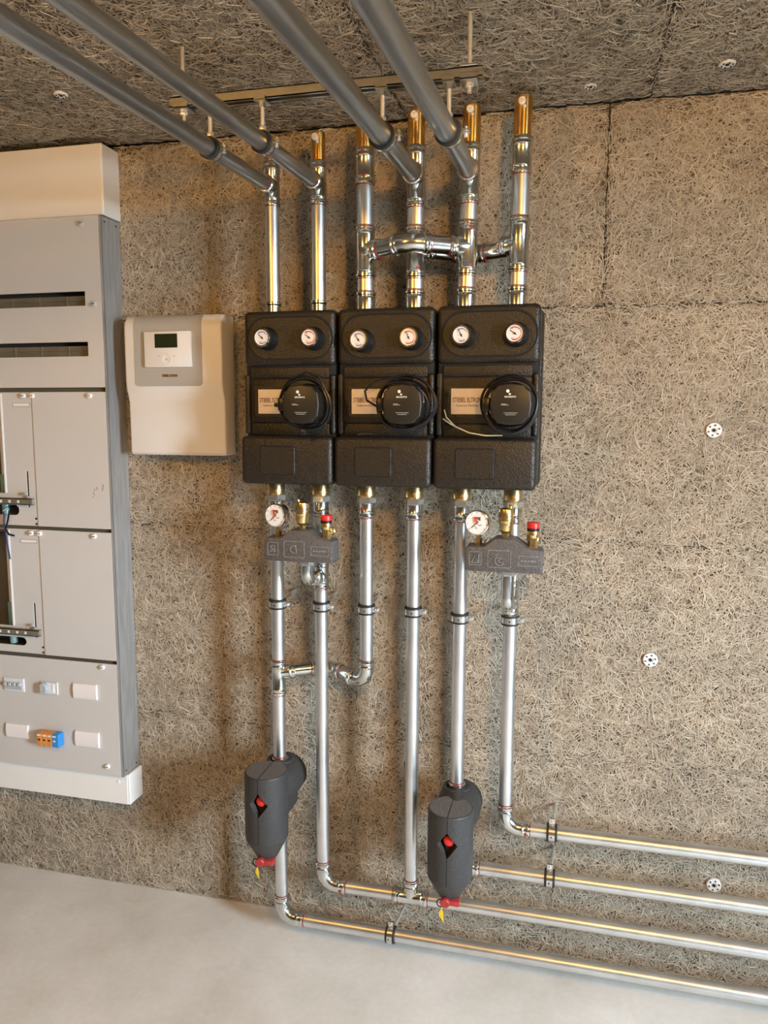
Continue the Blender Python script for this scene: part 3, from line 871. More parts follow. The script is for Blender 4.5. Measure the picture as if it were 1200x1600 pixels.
def pump_group():
    t = thing('pump_group', PGLAB[0], 'pump group', (GX[0], 0, GZ), 'three black pump groups side by side')
    z = lambda v: v - GZ
    MB().box(-.1235, .1255, -.115, -.018, z(1.338), z(1.766), .008, 3).build('back_shell', 'epp_black', t)
    # upper front shell: top piece, middle piece, gap behind them
    MB().box(-.119, .121, -.188, -.09, z(1.450), z(1.764), .006, 2).build('front_shell_core', 'epp_gap', t)
    top = MB().box(-.1205, .1225, -.197, -.105, z(1.6335), z(1.771), .013, 4).build('upper_cover', 'epp_black', t)
    # stadium-shaped gauge field
    x0, x1, z0, z1 = -.108, .113, z(1.651), z(1.754)
    MB().prism(rrect(x0, x1, z0, z1, .0505, 10), -.1985, -.19, .0016, 1).build('gauge_panel', 'epp_black', top)
    MB().plate(rrect(x0 - .0045, x1 + .0045, z0 - .0045, z1 + .0045, .0545, 10), [rrect(x0, x1, z0, z1, .0505, 10)], -.1973, -.195).build('gauge_panel_groove', 'epp_gap', top)
    # middle: side cheeks and the centre field
    MB().box(-.1205, -.1075, -.196, -.105, z(1.462), z(1.612), .004, 2).build('side_cheek', 'epp_black', t)
    MB().box(.1085, .1225, -.196, -.105, z(1.462), z(1.612), .006, 3).build('side_cheek', 'epp_black', t)
    mid = MB().box(-.1055, .1065, -.193, -.12, z(1.604), z(1.6305), .003, 2).build('centre_strip', 'epp_black', t)
    field = MB().box(-.1045, .1065, -.190, -.12, z(1.492), z(1.602), .003, 2).build('centre_field', 'epp_black', t)
    MB().box(-.1045, .1065, -.193, -.12, z(1.459), z(1.490), .003, 2).build('centre_strip', 'epp_black', t)
    # nameplate in its recess
    MB().plate(rrect(-.0935, .022, z(1.506), z(1.583), .005), [rrect(-.087, .0155, z(1.5125), z(1.5765), .002)], -.1925, -.188).build('plate_surround', 'epp_black', field)
    npl = MB().box(-.086, .0145, -.1912, -.188, z(1.5135), z(1.5755), .0006, 1).build('nameplate', 'nameplate', t, label='pale nameplate')
    mb = MB().bm(text_bm('STIEBEL ELTRON', .0160, (-.0815, -.1914, z(1.5475)), False, .0003, .59, .00015))
    mb.build('lettering', 'print_brown', npl)
    mb = MB().bm(text_bm('Technik zum Wohlfühlen', .0072, (-.073, -.1914, z(1.5345)), False, .0002, .74))
    mb.build('small_lettering', 'print_brown', npl)
    # lower cover with its raised square
    lc = MB().box(-.1235, .1215, -.2225, -.10, z(1.3345), z(1.4575), .012, 4).build('lower_cover', 'epp_black', t)
    xa, xb, za, zb = -.0715, .0265, z(1.358), z(1.434)
    MB().plate(rrect(xa, xb, za, zb, .007), [rrect(xa + .0025, xb - .0025, za + .0025, zb - .0025, .005)], -.2232, -.221).build('square_groove', 'epp_gap', lc)
    MB().prism(rrect(xa + .0025, xb - .0025, za + .0025, zb - .0025, .005), -.2243, -.22, .0014, 1).build('square_panel', 'epp_black', lc)
    # pump
    px, pz = .0645, z(1.536)
    MB().lathe((px, -.17, pz), -Y, [(0, .052), (.06, .052), (.066, .048), (.075, .044)], 32).build('pump_motor', 'black_plastic', t)
    h = .0435; n = .011
    out = []
    for (sx, sz) in ((1, 1), (-1, 1), (-1, -1), (1, -1)):
        cs = [(sx * h, sz * (h - n - .003)), (sx * (h - n + .002), sz * (h - n + .002)), (sx * (h - n - .003), sz * h)]
        if sx * sz < 0: cs = cs[::-1]
        out += cs
        nx_, nz_ = {(1, 1): (0, 1), (-1, 1): (-1, 0), (-1, -1): (0, -1), (1, -1): (1, 0)}[(sx, sz)]
        out.append((nx_ * (h + .0035), nz_ * (h + .0035)))
    head = MB().prism([(px + a, pz + c) for a, c in out], -.291, -.235, .0035, 3).build('pump_head', 'pump_plastic', t)
    mb = MB().bm(text_bm('GRUNDFOS', .0052, (px - .001, -.2914, z(1.5525)), True, .0002, .95, .0001))
    mb.prism([(px - .0045, z(1.5605)), (px + .0005, z(1.5605)), (px - .0005, z(1.5565)), (px - .0035, z(1.5565))], -.2916, -.2905)
    mb.lathe((px - .0065, -.2908, z(1.5655)), -Y, [(0, .0038), (.0008, .0036)], 16)
    mb.build('brand_print', 'print_white', head)
    mb = MB()
    for xa, xb, zz in ((-.021, -.010, 1.5365), (-.021, -.004, 1.5345), (-.015, .016, 1.5165), (-.011, .012, 1.5125)):
        mb.box(px + xa, px + xb, -.2914, -.2905, z(zz) - .0007, z(zz) + .0007)
    mb.build('fine_print', 'print_grey', head)
    MB().cyl((px + .0005, -.2908, z(1.539)), (px + .0005, -.2915, z(1.539)), .0018, 12).build('pump_led', 'black_plastic', head)
    MB().box(px - .066, px - .048, -.272, -.235, pz - .016, pz + .016, .004, 2).build('cable_plug', 'black_plastic', t)
    return t
def cable_coil(parent, cx, cz, rad, seed, turns=3, wob=.004, y0=-.245, squash=1.0, extra=None, r=.0031):
    rg = random.Random(seed)
    mb = MB()
    n = 40
    ph = [rg.uniform(0, 2 * PI) for _ in range(6)]
    for tnum in range(turns):
        dx, dz = rg.uniform(-wob, wob), rg.uniform(-wob, wob)
        rr = rad + rg.uniform(-wob, wob)
        pts = []
        for k in range(n + 1):
            a = 2 * PI * k / n
            q = rr + wob * .5 * math.sin(2 * a + ph[tnum % 6]) + wob * .3 * math.sin(3 * a + ph[(tnum + 2) % 6])
            pts.append((cx + dx + q * math.cos(a), y0 - tnum * .006 + .004 * math.sin(a + ph[tnum % 6]), cz + dz + q * squash * math.sin(a)))
        mb.sweep(pts, r, 8, False, False)
    return mb
pg = pump_group()
groups = [pg]
for k in (1, 2):
    c = copy_tree(pg)
    c.location = (GX[k], 0, GZ)
    c['label'] = PGLAB[k]
    groups.append(c)
NEED = [(135, 140), (122, 110), (118, 145)]
for k, g in enumerate(groups):
    gl, gr = 0.0 - GX[0], 0.125 - GX[0]
    gauge(g, gl + .002, (1.702, 1.692, 1.698)[k] - GZ, 'blue_arc', NEED[k][0])
    gauge(g, gr + .001, (1.700, 1.695, 1.699)[k] - GZ, 'red_arc', NEED[k][1])
    px, pz = .0645, 1.536 - GZ
    mb = cable_coil(g, px - .002, pz, .0625, 3 + k, 3 if k == 0 else 4, (.0045, .006, .004)[k])
    if k == 0:      # higher loop above, tie knots at the left and below
        a_ = [(px - .056 + .004, -.252, pz + .028), (px - .035, -.256, pz + .062), (px + .004, -.258, pz + .078), (px + .036, -.256, pz + .066), (px + .054, -.252, pz + .034), (px + .060, -.25, pz)]
        mb.sweep(a_, .003, 8)
    if k == 1:      # loop swinging out over the nameplate
        a_ = [(px + .02, -.255, pz + .060), (px - .03, -.262, pz + .063), (px - .075, -.262, pz + .052), (px - .098, -.258, pz + .032), (px - .094, -.256, pz + .010), (px - .070, -.254, pz - .004), (px - .058, -.25, pz - .02)]
        mb.sweep(a_, .0028, 8)
        a_ = [(px - .126, -.226, pz - .072), (px - .105, -.222, pz - .069), (px - .085, -.224, pz - .071)]
        mb.sweep(a_, .003, 8)
    cb = mb.build('power_cable', 'cable_black', g, label='coiled black power cable')
    if k == 0:
        tb_ = MB()
        tb_.box(px - .078, px - .058, -.266, -.246, pz - .006, pz + .004, .003, 2)
        tb_.box(px - .012, px + .006, -.270, -.250, pz - .074, pz - .060, .003, 2)
        tb_.build('cable_tie', 'black_plastic', g)
    if k == 1:
        MB().sweep([(px + .032, -.262, pz + .040), (px + .043, -.264, pz + .028), (px + .047, -.264, pz + .008)], .0017, 7).build('loose_wire', 'wire_blue', g)
        MB().sweep([(px + .047, -.264, pz + .008), (px + .040, -.264, pz - .010), (px + .030, -.262, pz - .018)], .0014, 7).build('loose_wire', 'wire_yellow', g)
    if k == 2:
        MB().sweep([(px - .020, -.244, pz - .071), (px - .060, -.240, pz - .072), (px - .100, -.228, pz - .066), (px - .135, -.215, pz - .052), (px - .158, -.208, pz - .030), (px - .164, -.204, pz - .012)], .0017, 7).build('loose_wire', 'wire_yellow', g)
        MB().sweep([(px - .122, -.222, pz - .057), (px - .150, -.212, pz - .044), (px - .167, -.206, pz - .033)], .0017, 7).build('loose_wire', 'wire_grey', g)

# ------------------------------------------------------------------ safety groups
def safety_group(label, cx, cz, dx_out, zt, detail):
    """Foam block with manometer, air vent and safety valve, piped to the drop behind it."""
    t = thing('safety_group', label, 'safety group', (cx, -.22, cz))
    prof = [(-.091, -.031), (.088, -.031), (.091, -.028), (.091, .024), (.055, .030), (.025, .050), (-.020, .050), (-.047, .029), (-.086, .029), (-.091, .024)]
    body = MB().prism(prof, -.031, .031, .004, 2).build('foam_block', 'epp_grey', t)
    for xa, xb, za, zb in ((-.081, -.052, -.016, .017), (-.037, .018, -.020, .022), (.034, .083, -.013, .011)):
        MB().plate(rrect(xa, xb, za, zb, .003, 3), [rrect(xa + .0013, xb - .0013, za + .0013, zb - .0013, .002, 3)], -.0318, -.030).build('embossed_frame', 'epp_worn', body)
    if detail == 0:
        MB().bm(text_bm('SI', .026, (-.0665, -.0314, .0005), True, .0008, .8)).build('embossed_sign', 'epp_worn', body)
        MB().sweep(arc_pts((-.010, .001), .0095, 70, 320, 14, -.0315), .0011, 6).build('embossed_sign', 'epp_worn', body)
        MB().sweep([(-.006, -.0315, .012), (-.003, -.0315, -.008)], .0011, 6).build('embossed_sign', 'epp_worn', body)
    else:
        MB().sweep([(-.075, -.0315, -.010), (-.066, -.0315, .010), (-.060, -.0315, -.010), (-.075, -.0315, -.010)], .0011, 6).build('embossed_sign', 'epp_worn', body)
        MB().sweep([(-.058, -.0315, -.012), (-.058, -.0315, .012)], .0011, 6).build('embossed_sign', 'epp_worn', body)
        MB().sweep(arc_pts((-.009, -.003), .011, 110, 340, 14, -.0315), .0011, 6).build('embossed_sign', 'epp_worn', body)
        MB().sweep(arc_pts((-.006, -.002), .005, 60, 330, 12, -.0315), .0011, 6).build('embossed_sign', 'epp_worn', body)
        MB().sweep([(-.020, -.0315, .009), (-.012, -.0315, .014)], .0011, 6).build('embossed_sign', 'epp_worn', body)
    for k in range(5):
        MB().box(.041 + k * .0075, .0465 + k * .0075, -.0316, -.030, -.002, .0005).build('embossed_sign', 'epp_worn', body)
    # manometer
    mx, mz = -.063, .083
    MB().lathe((mx, 0, .022), Z, [(0, .0085), (.022, .0085), (.022, .006), (.034, .006)], 6).build('manometer_stem', 'brass', t, label='brass stem')
    d = Vector((-.16, -1, .02)).normalized()
    c = Vector((mx + .002, .014, mz))
    man = MB().lathe(c, d, [(0, .026), (.003, .0285), (.024, .0285), (.027, .0300), (.030, .0295), (.031, .0275), (.029, .0270)], 36, cap1=False).build('manometer', 'chrome', t, label='round pressure gauge')
    MB().lathe(c, d, [(.02, .0276), (.0292, .0276)], 32).build('dial', 'dial_white', man, label='white dial')
    u = Vector((1, 0, 0)); u = (u - d * u.dot(d)).normalized(); w_ = u.cross(d); w_ = w_ if w_.z > 0 else -w_
    P = lambda a, q, e=.0298: c + d * e + (u * math.cos(math.radians(a)) + w_ * math.sin(math.radians(a))) * q
    MB().sweep([P(225, .019), P(45, .005)], [.0007, .0013], 5).build('needle', 'print_black', man)
    mb = MB()
    mb.sweep([P(130, .004), P(112, .013), P(70, .012)], .0030, 6)
    mb.sweep([P(0, .0), P(20, .002)], .0042, 8)
    mb.build('red_sector', 'red_arc', man)
    MB().sweep([P(62, .011), P(48, .013)], .0042, 8).build('green_sector', 'green_mark', man)
    mb = MB()
    for a in np.linspace(-40, 220, 9):
        mb.sweep([P(a, .0225), P(a, .0255)], .0006, 4)
    mb.sweep([P(-60, .0075), P(-25, .0125)], .0008, 4); mb.sweep([P(255, .013), P(275, .013)], .0008, 4); mb.sweep([P(240, .010), P(255, .010)], .0008, 4)
    mb.build('scale', 'print_black', man)
    # automatic air vent
    vx = .002
    av = MB()
    av.lathe((vx, 0, .044), Z, [(0, .0085), (.016, .0085), (.016, .0080)], 6)
    av.lathe((vx, 0, .060), Z, [(0, .010), (.003, .0135), (.006, .0150), (.024, .0160), (.024, .0172), (.0255, .0182), (.031, .0182), (.032, .0172), (.035, .0172), (.036, .0182), (.040, .0182), (.041, .0174), (.056, .0174), (.058, .0164), (.0595, .013)], 28)
    v_ = av.build('air_vent', 'brass', t, label='brass automatic air vent')
    MB().lathe((vx - .010 if detail == 0 else vx + .010, 0, .118), Z, [(0, .0045), (.006, .0045), (.008, .0035), (.009, .002)], 14).build('vent_screw', 'brass', v_)
    # safety valve
    sx = .066
    sv = MB()
    sv.lathe((sx, 0, .020), Z, [(0, .0125), (.030, .0125)], 6)
    sv.lathe((sx, 0, .050), Z, [(0, .0125), (.004, .0145), (.014, .0145), (.016, .0138), (.018, .0138)], 24)
    if detail == 0:
        sv.lathe((sx + .006, .004, .046), (.95, -.2, 0), [(0, .009), (.008, .0095), (.011, .0105), (.0125, .0095), (.010, .007)], 20)
    else:
        for s_ in (-1, 1): sv.lathe((sx + s_ * .010, -.002, .044), Z, [(0, .0045), (.014, .0045)], 8)
    s2 = sv.build('safety_valve', 'brass', t, label='brass safety valve')
    MB().lathe((sx, 0, .067), Z, [(0, .0145), (.007, .0150), (.008, .0135)], 20).build('valve_collar', 'black_plastic', s2)
    MB().lathe((sx, 0, .074), Z, [(0, .0148), (.010, .0152), (.013, .0140), (.014, .011)], 12).build('valve_cap', 'red_plastic', s2, label='red valve cap')
    # outlet: nut, elbow and pipe back to the drop
    ox = dx_out
    z1 = zt - cz
    MB().lathe((ox, 0, -.044), Z, [(0, .0165), (.003, .019), (.016, .019)], 6).build('outlet_nut', 'zinc_hex', t)
    el = MB()
    pts, tan, a, b_, d0, d1 = elbow_pts((ox, 0, z1 + 1), (ox, 0, z1), (ox, 1, z1), .026)
    if tan[0].z > 0: tan = [-q for q in tan]
    el.sweep([(ox, 0, -.038)] + pts + [(ox, .045, z1)], .0155, 22, True, True, [Vector((0, 0, -1))] + tan + [Y])
    el.lathe((ox, .024, z1), Y, fit(.0148, .030)[1:], 22)
    el.build('outlet_elbow', 'zinc_fitting', t)
    return t
safety_group('left safety group, its pressure gauge overlapping the leftmost drop', .100, 1.173, .014, 1.085, 0)
safety_group('right safety group, its pressure gauge standing clear beside the fifth drop', .614, 1.173, .010, 1.050, 1)

# ------------------------------------------------------------------ dirt separators
def separator(label, x, ztop, zsh, zbot, neck, tag_big):
    t = thing('dirt_separator', label, 'separator', (x, -.24, zbot))
    z = lambda v: v - zbot
    R = .0575
    # pot: lathe with a diamond window cut through its front
    prof = [(z(zbot) + .0, .028), (z(zbot) + .004, .030), (z(zsh), R - .001), (z(zsh) + .004, R), (z(ztop) - .004, R), (z(ztop) - .001, R - .0015), (z(ztop), R - .004)]
    dz = z(ztop) - .073                       # height of the window
    mb = MB()
    segs = 120
    levels = [p[0] for p in prof[:4]] + list(np.linspace(dz - .038, dz + .038, 27)) + [p[0] for p in prof[4:]]
    levels = sorted(levels)
    def rad(h):
        for (h0, r0), (h1, r1) in zip(prof[:-1], prof[1:]):
            if h0 <= h <= h1: return r0 + (r1 - r0) * ((h - h0) / (h1 - h0) if h1 > h0 else 0)
        return prof[-1][1]
    vs, fs = [], []
    for h in levels:
        for k in range(segs):
            a = 2 * PI * k / segs - PI / 2
            vs.append((rad(h) * math.cos(a), rad(h) * math.sin(a), h))
    hole = set()
    for i in range(len(levels) - 1):
        hm = (levels[i] + levels[i + 1]) / 2 - dz
        for k in range(segs):
            k2 = (k + 1) % segs
            am = ((k + .5) / segs * 360 + 180) % 360 - 180
            arc = math.radians(am) * R
            if abs(hm) / .033 + abs(arc) / .0255 < 1:
                hole.add((i, k)); continue
            fs.append((i * segs + k, i * segs + k2, (i + 1) * segs + k2, (i + 1) * segs + k))
    for (i, k) in hole:                       # straighten the diamond's edge
        for ii, kk in ((i, k), (i + 1, k), (i, (k + 1) % segs), (i + 1, (k + 1) % segs)):
            cells = [(ii - 1, kk), (ii, kk), (ii - 1, (kk - 1) % segs), (ii, (kk - 1) % segs)]
            if all(c_ in hole for c_ in cells): continue
            am = (kk / segs * 360 + 180) % 360 - 180
            hh_, ss_ = levels[ii] - dz, math.radians(am) * R
            q_ = abs(hh_) / .034 + abs(ss_) / .0265
            if q_ < 1e-6: continue
            hh_, ss_ = hh_ / q_, ss_ / q_
            a = ss_ / R - PI / 2
            vs[ii * segs + kk] = (R * math.cos(a), R * math.sin(a), dz + hh_)
    fs.append(tuple(range(segs))[::-1]); fs.append(tuple((len(levels) - 1) * segs + k for k in range(segs)))
    # thickness of the foam around the window
    inner = {}
    def inn(i, k):
        k %= segs
        if (i, k) not in inner:
            v = vs[i * segs + k]
            vs.append((v[0] * .72, v[1] * .72, v[2])); inner[(i, k)] = len(vs) - 1
        return inner[(i, k)]
    for (i, k) in hole:
        k2 = (k + 1) % segs
        for (nb, e) in (((i - 1, k), ((i, k), (i, k2))), ((i + 1, k), ((i + 1, k2), (i + 1, k))), ((i, (k - 1) % segs), ((i + 1, k), (i, k))), ((i, k2), ((i, k2), (i + 1, k2)))):
            if nb not in hole:
                (i0, q0), (i1, q1) = e
                fs.append((i0 * segs + q0, i1 * segs + q1, inn(i1, q1), inn(i0, q0)))
    mb.add(vs, fs)
    pot = mb.build('foam_pot', 'epp_anthracite', t, angle=24, label='dark foam pot')
    MB().lathe((0, 0, z(ztop) - .001), Z, [(0, R - .0045), (.0013, R - .0048)], 48).build('pot_lid', 'epp_lit_top', t, label='flat top coloured brighter as if lit from above')  # disc over the pot top, its lighter colour paints in the light falling there
    # parting line of the two foam halves: fine groove strip down the front and over the lid
    for bx_ in ((-.0007, .0007, -R - .0004, -R + .004, z(zsh) + .002, dz - .034), (-.0007, .0007, -R - .0004, -R + .004, dz + .034, z(ztop) - .003),
                (-.0009, .0009, -R + .004, R - .004, z(ztop) - .003, z(ztop) + .0006)):
        MB().box(*bx_).build('parting_line', 'epp_gap', pot)
    MB().lathe((0, -.020, dz - .05), Z, [(0, .018), (.10, .018)], 20).build('inner_body', 'hole_dark', t)
    MB().lathe((.003, -.036, dz + .006), Vector((.1, -1, .1)), [(-.008, .014), (.002, .0155), (.008, .013), (.012, .006)], 18).build('knob', 'red_plastic', t, label='red knob behind the window')
    # lobe around the pipe behind the pot, and the collar the pipe enters
    zl = z(neck) - .055
    lobe = MB()
    lobe.lathe((.008, .150, zl), -Y, [(0, .050), (.010, .057), (.075, .057), (.150, .040)], 36)
    lobe.box(-.030, .044, .02, .135, zl - .085, zl, .014, 3)
    lobe.build('foam_lobe', 'epp_anthracite', t)
    MB().lathe((0, .100, z(neck) - .052), Z, [(0, .0355), (.050, .0360), (.052, .0350), (.052, .0275), (.0505, .0265), (.022, .0265)], 32, cap1=True).build('pipe_collar', 'epp_anthracite', t)
    MB().lathe((0, .100, z(neck) - .032), Z, [(0, .0262), (.0015, .0262)], 28).build('collar_hollow', 'hole_dark', t)
    # drain: red cap with its ring and paper tag
    dr = MB()
    dr.lathe((.004, -.010, .006), Vector((.1, -.5, -1)), [(-.01, .017), (.006, .017), (.010, .014)], 18)
    dr.box(-.002, .030, -.036, -.012, -.010, .004, .003, 2)
    dr.lathe((-.006, -.038, -.002), Vector((0, -1, -.1)), [(-.012, .0115), (.002, .0125), (.004, .011)], 20)
    cap = dr.build('drain_cap', 'red_drain', t, label='red drain cap')
    MB().lathe((.014, -.016, .0), Vector((.5, -.3, -1)), [(0, .009), (.012, .009)], 14).build('drain_nipple', 'brass', t)
    ring_pts = [(-.018 + .009 * math.cos(a), -.034, -.006 + .010 * math.sin(a)) for a in np.linspace(PI * .4, PI * 1.75, 10)]
    MB().sweep(ring_pts, .0016, 7).build('retaining_strap', 'cable_black', cap)
    s_ = 1.0 if tag_big else .8
    tg = MB()
    tx, ty, tz = -.014, -.036, -.017
    tg.prism([(tx, tz), (tx + .004 * s_, tz - .012 * s_), (tx + .006 * s_, tz - .040 * s_), (tx - .006 * s_, tz - .022 * s_), (tx - .007 * s_, tz - .014 * s_)], ty - .0005, ty + .0005)
    tg.build('paper_tag', 'yellow_tag', t, label='small yellow tag')
    return t
separator('left dark foam dirt separator with red diamond window, under the leftmost drop', .000, .572, .386, .332, .560, False)
separator('right dark foam dirt separator with red diamond window and a hanging yellow tag', .497, .533, .350, .298, .541, True)

# ------------------------------------------------------------------ controller
CX0, CX1 = -.474, -.1755
ctl = thing('controller', 'white wall controller with small display beside the electrical cabinet', 'controller', (-.325, 0, 1.397))
def cprof(off=0.0):
    z0 = 1.397
    pts = [(-.001, 0.0)]
    pts += [(-.066 - off, .000), (-.070 - off, .004)]
    pts += [(-.071 - off, .145), (-.074 - off, .160), (-.081 - off, .180), (-.084 - off, .195), (-.085 - off, .215), (-.085 - off, .352)]
    for k in range(1, 7):
        a = math.radians(90 * k / 6)
        pts.append((-.057 - (.028 + off) * math.cos(a), .352 + (.037 + off) * math.sin(a)))
    pts.append((-.001, .389 + off))
    return pts
MB().prism(cprof(), CX0 + .325, CX1 + .325, .006, 3, plane='YZ').build('housing', 'controller_white', ctl, angle=40)
# grey field that runs over the top edge, round-cornered at its foot
P2 = [p for p in cprof(.0016) if p[1] >= .195]
zf = .193
P2 = [(-.0866, zf + .0125 * (1 - math.cos(math.radians(a)))) for a in (0, 25, 50, 70, 90)] + [p for p in P2 if p[1] > zf + .014]
gx0, gx1 = -.441 + .325, -.2335 + .325
vs, fs = [], []
for i, (y_, z_) in enumerate(P2):
    h_ = max(0.0, min(1.0, (z_ - zf) / .0125)); ins = .0125 * (1 - math.sqrt(max(0, 1 - (1 - h_) ** 2)))
    vs += [(gx0 + ins, y_, z_), (gx1 - ins, y_, z_), (gx0 + ins, y_ + .003, z_ - (.002 if z_ > .36 else 0)), (gx1 - ins, y_ + .003, z_ - (.002 if z_ > .36 else 0))]
for i in range(len(P2) - 1):
    a = i * 4; b_ = a + 4
    fs += [(a, a + 1, b_ + 1, b_), (a + 2, a, b_, b_ + 2), (a + 1, a + 3, b_ + 3, b_ + 1)]
fs.append((0, 2, 3, 1))
field = MB().add(vs, fs).build('grey_field', 'controller_grey', ctl, angle=40)
dsp = MB().box(-.405 + .325, -.263 + .325, -.0955, -.084, .2445, .342, .002, 2).build('display_unit', 'controller_white', ctl, label='white display unit')
MB().box(-.371 + .325, -.302 + .325, -.0962, -.093, .2975, .3355).build('screen', 'lcd', dsp, label='dark olive screen')
dial = MB().lathe((-.336 + .325, -.094, .2655), -Y, [(0, .0155), (.0022, .0155), (.0030, .0148), (.0026, .0135), (.0026, .002)], 30).build('touch_wheel', 'controller_white', dsp)
mb = MB()
mb.lathe((-.336 + .325, -.0955, .2655), -Y, [(0, .0022), (.0014, .0022)], 10)
for dx in (-.024, .024): mb.lathe((-.336 + .325 + dx, -.094, .275), -Y, [(0, .0016), (.0018, .0016)], 10)
mb.build('touch_marks', 'print_grey', dsp)
mb = MB().bm(text_bm('STIEBEL ELTRON', .0095, (-.333 + .325, -.0870, .2215), True, .0004, .66, .0003))
mb.build('lettering', 'print_brown', field)

# ------------------------------------------------------------------ electrical cabinet
KX0, KX1, KZ0, KZ1, KF = -1.085, -.527, .416, 2.060, -.095
cab = thing('electrical_cabinet', 'tall grey electrical distribution cabinet on the left wall section', 'cabinet', (-.80, 0, KZ0))
kx = lambda v: v + .80
kz = lambda v: v - KZ0
body = MB()
body.box(kx(KX1) - .0015, kx(KX1), KF + .004, -.002, 0, kz(KZ1))
body.box(kx(KX0), kx(KX0) + .0015, KF + .004, -.002, 0, kz(KZ1))
body.box(kx(KX0), kx(KX1), KF + .004, -.002, 0, .0015)
body.box(kx(KX0), kx(KX1), KF + .004, -.002, kz(KZ1) - .0015, kz(KZ1))
body.box(kx(KX1) - .006, kx(KX1), KF + .001, KF + .006, 0, kz(KZ1))
bd_ = body.build('side_frame', 'cabinet_steel', cab)
MB().box(kx(KX0) + .002, kx(KX1) - .002, -.03, -.003, .003, kz(KZ1) - .003).build('back_plate', 'cabinet_inside', cab)
mb = MB()
for z_ in (2.045, .43):
    for y_ in (-.075, -.020):
        mb.cyl((kx(KX1) - .001, y_, kz(z_)), (kx(KX1) + .0006, y_, kz(z_)), .0028, 10)
mb.build('fixing_hole', 'hole_dark', bd_)
PX0, PX1 = kx(KX0) + .006, kx(-.5335)
th = .0035
def panel(name, outer, holes, y=KF, m='cabinet_panel'):
    return MB().plate(outer, holes, y, y + th).build(name, m, cab)
def R4(x0, x1, z0, z1): return [(x0, z0), (x1, z0), (x1, z1), (x0, z1)]
# top cover with two device slots
s1 = R4(kx(-1.03), kx(-.5845), kz(1.8155), kz(1.8555)); s2 = R4(kx(-1.03), kx(-.582), kz(1.675), kz(1.7155))
panel('cover_panel', R4(PX0, PX1, kz(1.5875), kz(KZ1) - .001), [s1, s2])
for zz in (1.8355, 1.6955):
    rl = MB()
    rl.box(kx(-1.05), kx(-.565), -.076, -.070, kz(zz) - .026, kz(zz) + .010)
    rl.box(kx(-1.05), kx(-.565), -.080, -.076, kz(zz) - .004, kz(zz) - .002)
    for k in range(5): rl.box(kx(-1.02 + .09 * k), kx(-1.017 + .09 * k), -.0775, -.076, kz(zz) - .026, kz(zz) + .010)
    rl.build('device_rail', 'din_rail', cab)
# dark slots between the covers
mb = MB()
for z0, z1 in ((1.5735, 1.5885), (1.167, 1.179), (.7695, .7825)):
    mb.box(PX0, kx(-.545), KF + .012, KF + .016, kz(z0) - .01, kz(z1) + .01)
mb.build('gap_backing', 'cabinet_inside', cab)
# two meter fields: right cover plates and left mounting plates with slots
for (z0, z1, slot, hole) in ((1.1785, 1.5745, (1.263, 1.343), (1.209, 1.240)), (.7815, 1.1675, (.861, .941), (.804, .830))):
    panel('cover_panel', R4(kx(-.7765), PX1, kz(z0), kz(z1)), [])
    hx = -.8435
    hl = rrect(kx(-.99), kx(hx), kz(hole[0]), kz(hole[1]), .0145, 6)
    vs_ = rrect(kx(-.8125), kx(-.8055), kz(slot[0]) - .03, kz(slot[1]), .0034, 4)
    lp = panel('mounting_plate', R4(kx(-1.0), kx(-.778), kz(z0), kz(z1)), [rrect(kx(-.985), kx(-.889), kz(hole[1] + .035), kz(z1 - .002), .004, 3), hl, vs_], KF + .003)
    MB().sweep([(kx(-.8855), KF + .003, kz(hole[1] + .036)), (kx(-.8855), KF + .003, kz(z1 - .004))], .004, 10).build('folded_edge', 'cabinet_panel', lp)
    rz = slot[0] - .0105
    rl = MB()
    rl.box(kx(-1.03), kx(-.786), KF - .014, KF - .011, kz(rz) - .0095, kz(rz) + .0095)
    rl.box(kx(-1.03), kx(-.786), KF - .014, KF + .0, kz(rz) + .0075, kz(rz) + .0095); rl.box(kx(-1.03), kx(-.786), KF - .014, KF + .0, kz(rz) - .0095, kz(rz) - .0075)
    rr_ = rl.build('perforated_rail', 'din_rail', cab)
    for i in range(6): MB().box(kx(-.985 + i * .030), kx(-.978 + i * .030), KF - .0146, KF - .0135, kz(rz) - .004, kz(rz) + .004).build('rail_slot', 'print_white', rr_)
    sc = MB(); sc.lathe((kx(-.811), KF - .004, kz(slot[0]) + .012), -Y, [(0, .0045), (.008, .0045)], 10); sc.lathe((kx(-.806), KF - .001, kz(slot[0]) + .002), -Y, [(0, .004), (.006, .004)], 10)
    sc.build('rail_screw', 'zinc_rod', cab)
    mb = MB()
    for q in (.022, .006): mb.cyl((kx(-.7855), KF + .0028, kz(z0) + q), (kx(-.7855), KF + .0022, kz(z0) + q), .0035, 10)
    mb.build('punched_hole', 'hole_dark', lp)
    # raised lettering strip
    ly = z1 - .0365
    MB().plate(R4(kx(-.845), kx(-.786), kz(ly - .0055), kz(ly + .0055)), [R4(kx(-.8435), kx(-.7875), kz(ly - .0043), kz(ly + .0043))], KF + .0018, KF + .0035).build('label_holder', 'print_grey', lp)
    MB().box(kx(-.8432), kx(-.7878), KF + .0022, KF + .0034, kz(ly) - .0042, kz(ly) + .0042).build('label_strip', 'blank_white', lp)
    # conduit behind the open field
    MB().sweep([(kx(-.912), -.062, kz(z0) + .11), (kx(-.912), -.062, kz(z1))], .0085, 14).build('conduit', 'print_white', cab)
    MB().sweep([(kx(-.912), -.064, kz(z0) + .02), (kx(-.912), -.064, kz(z0) + .15)], .012, 14).build('conduit', 'conduit_teal', cab)
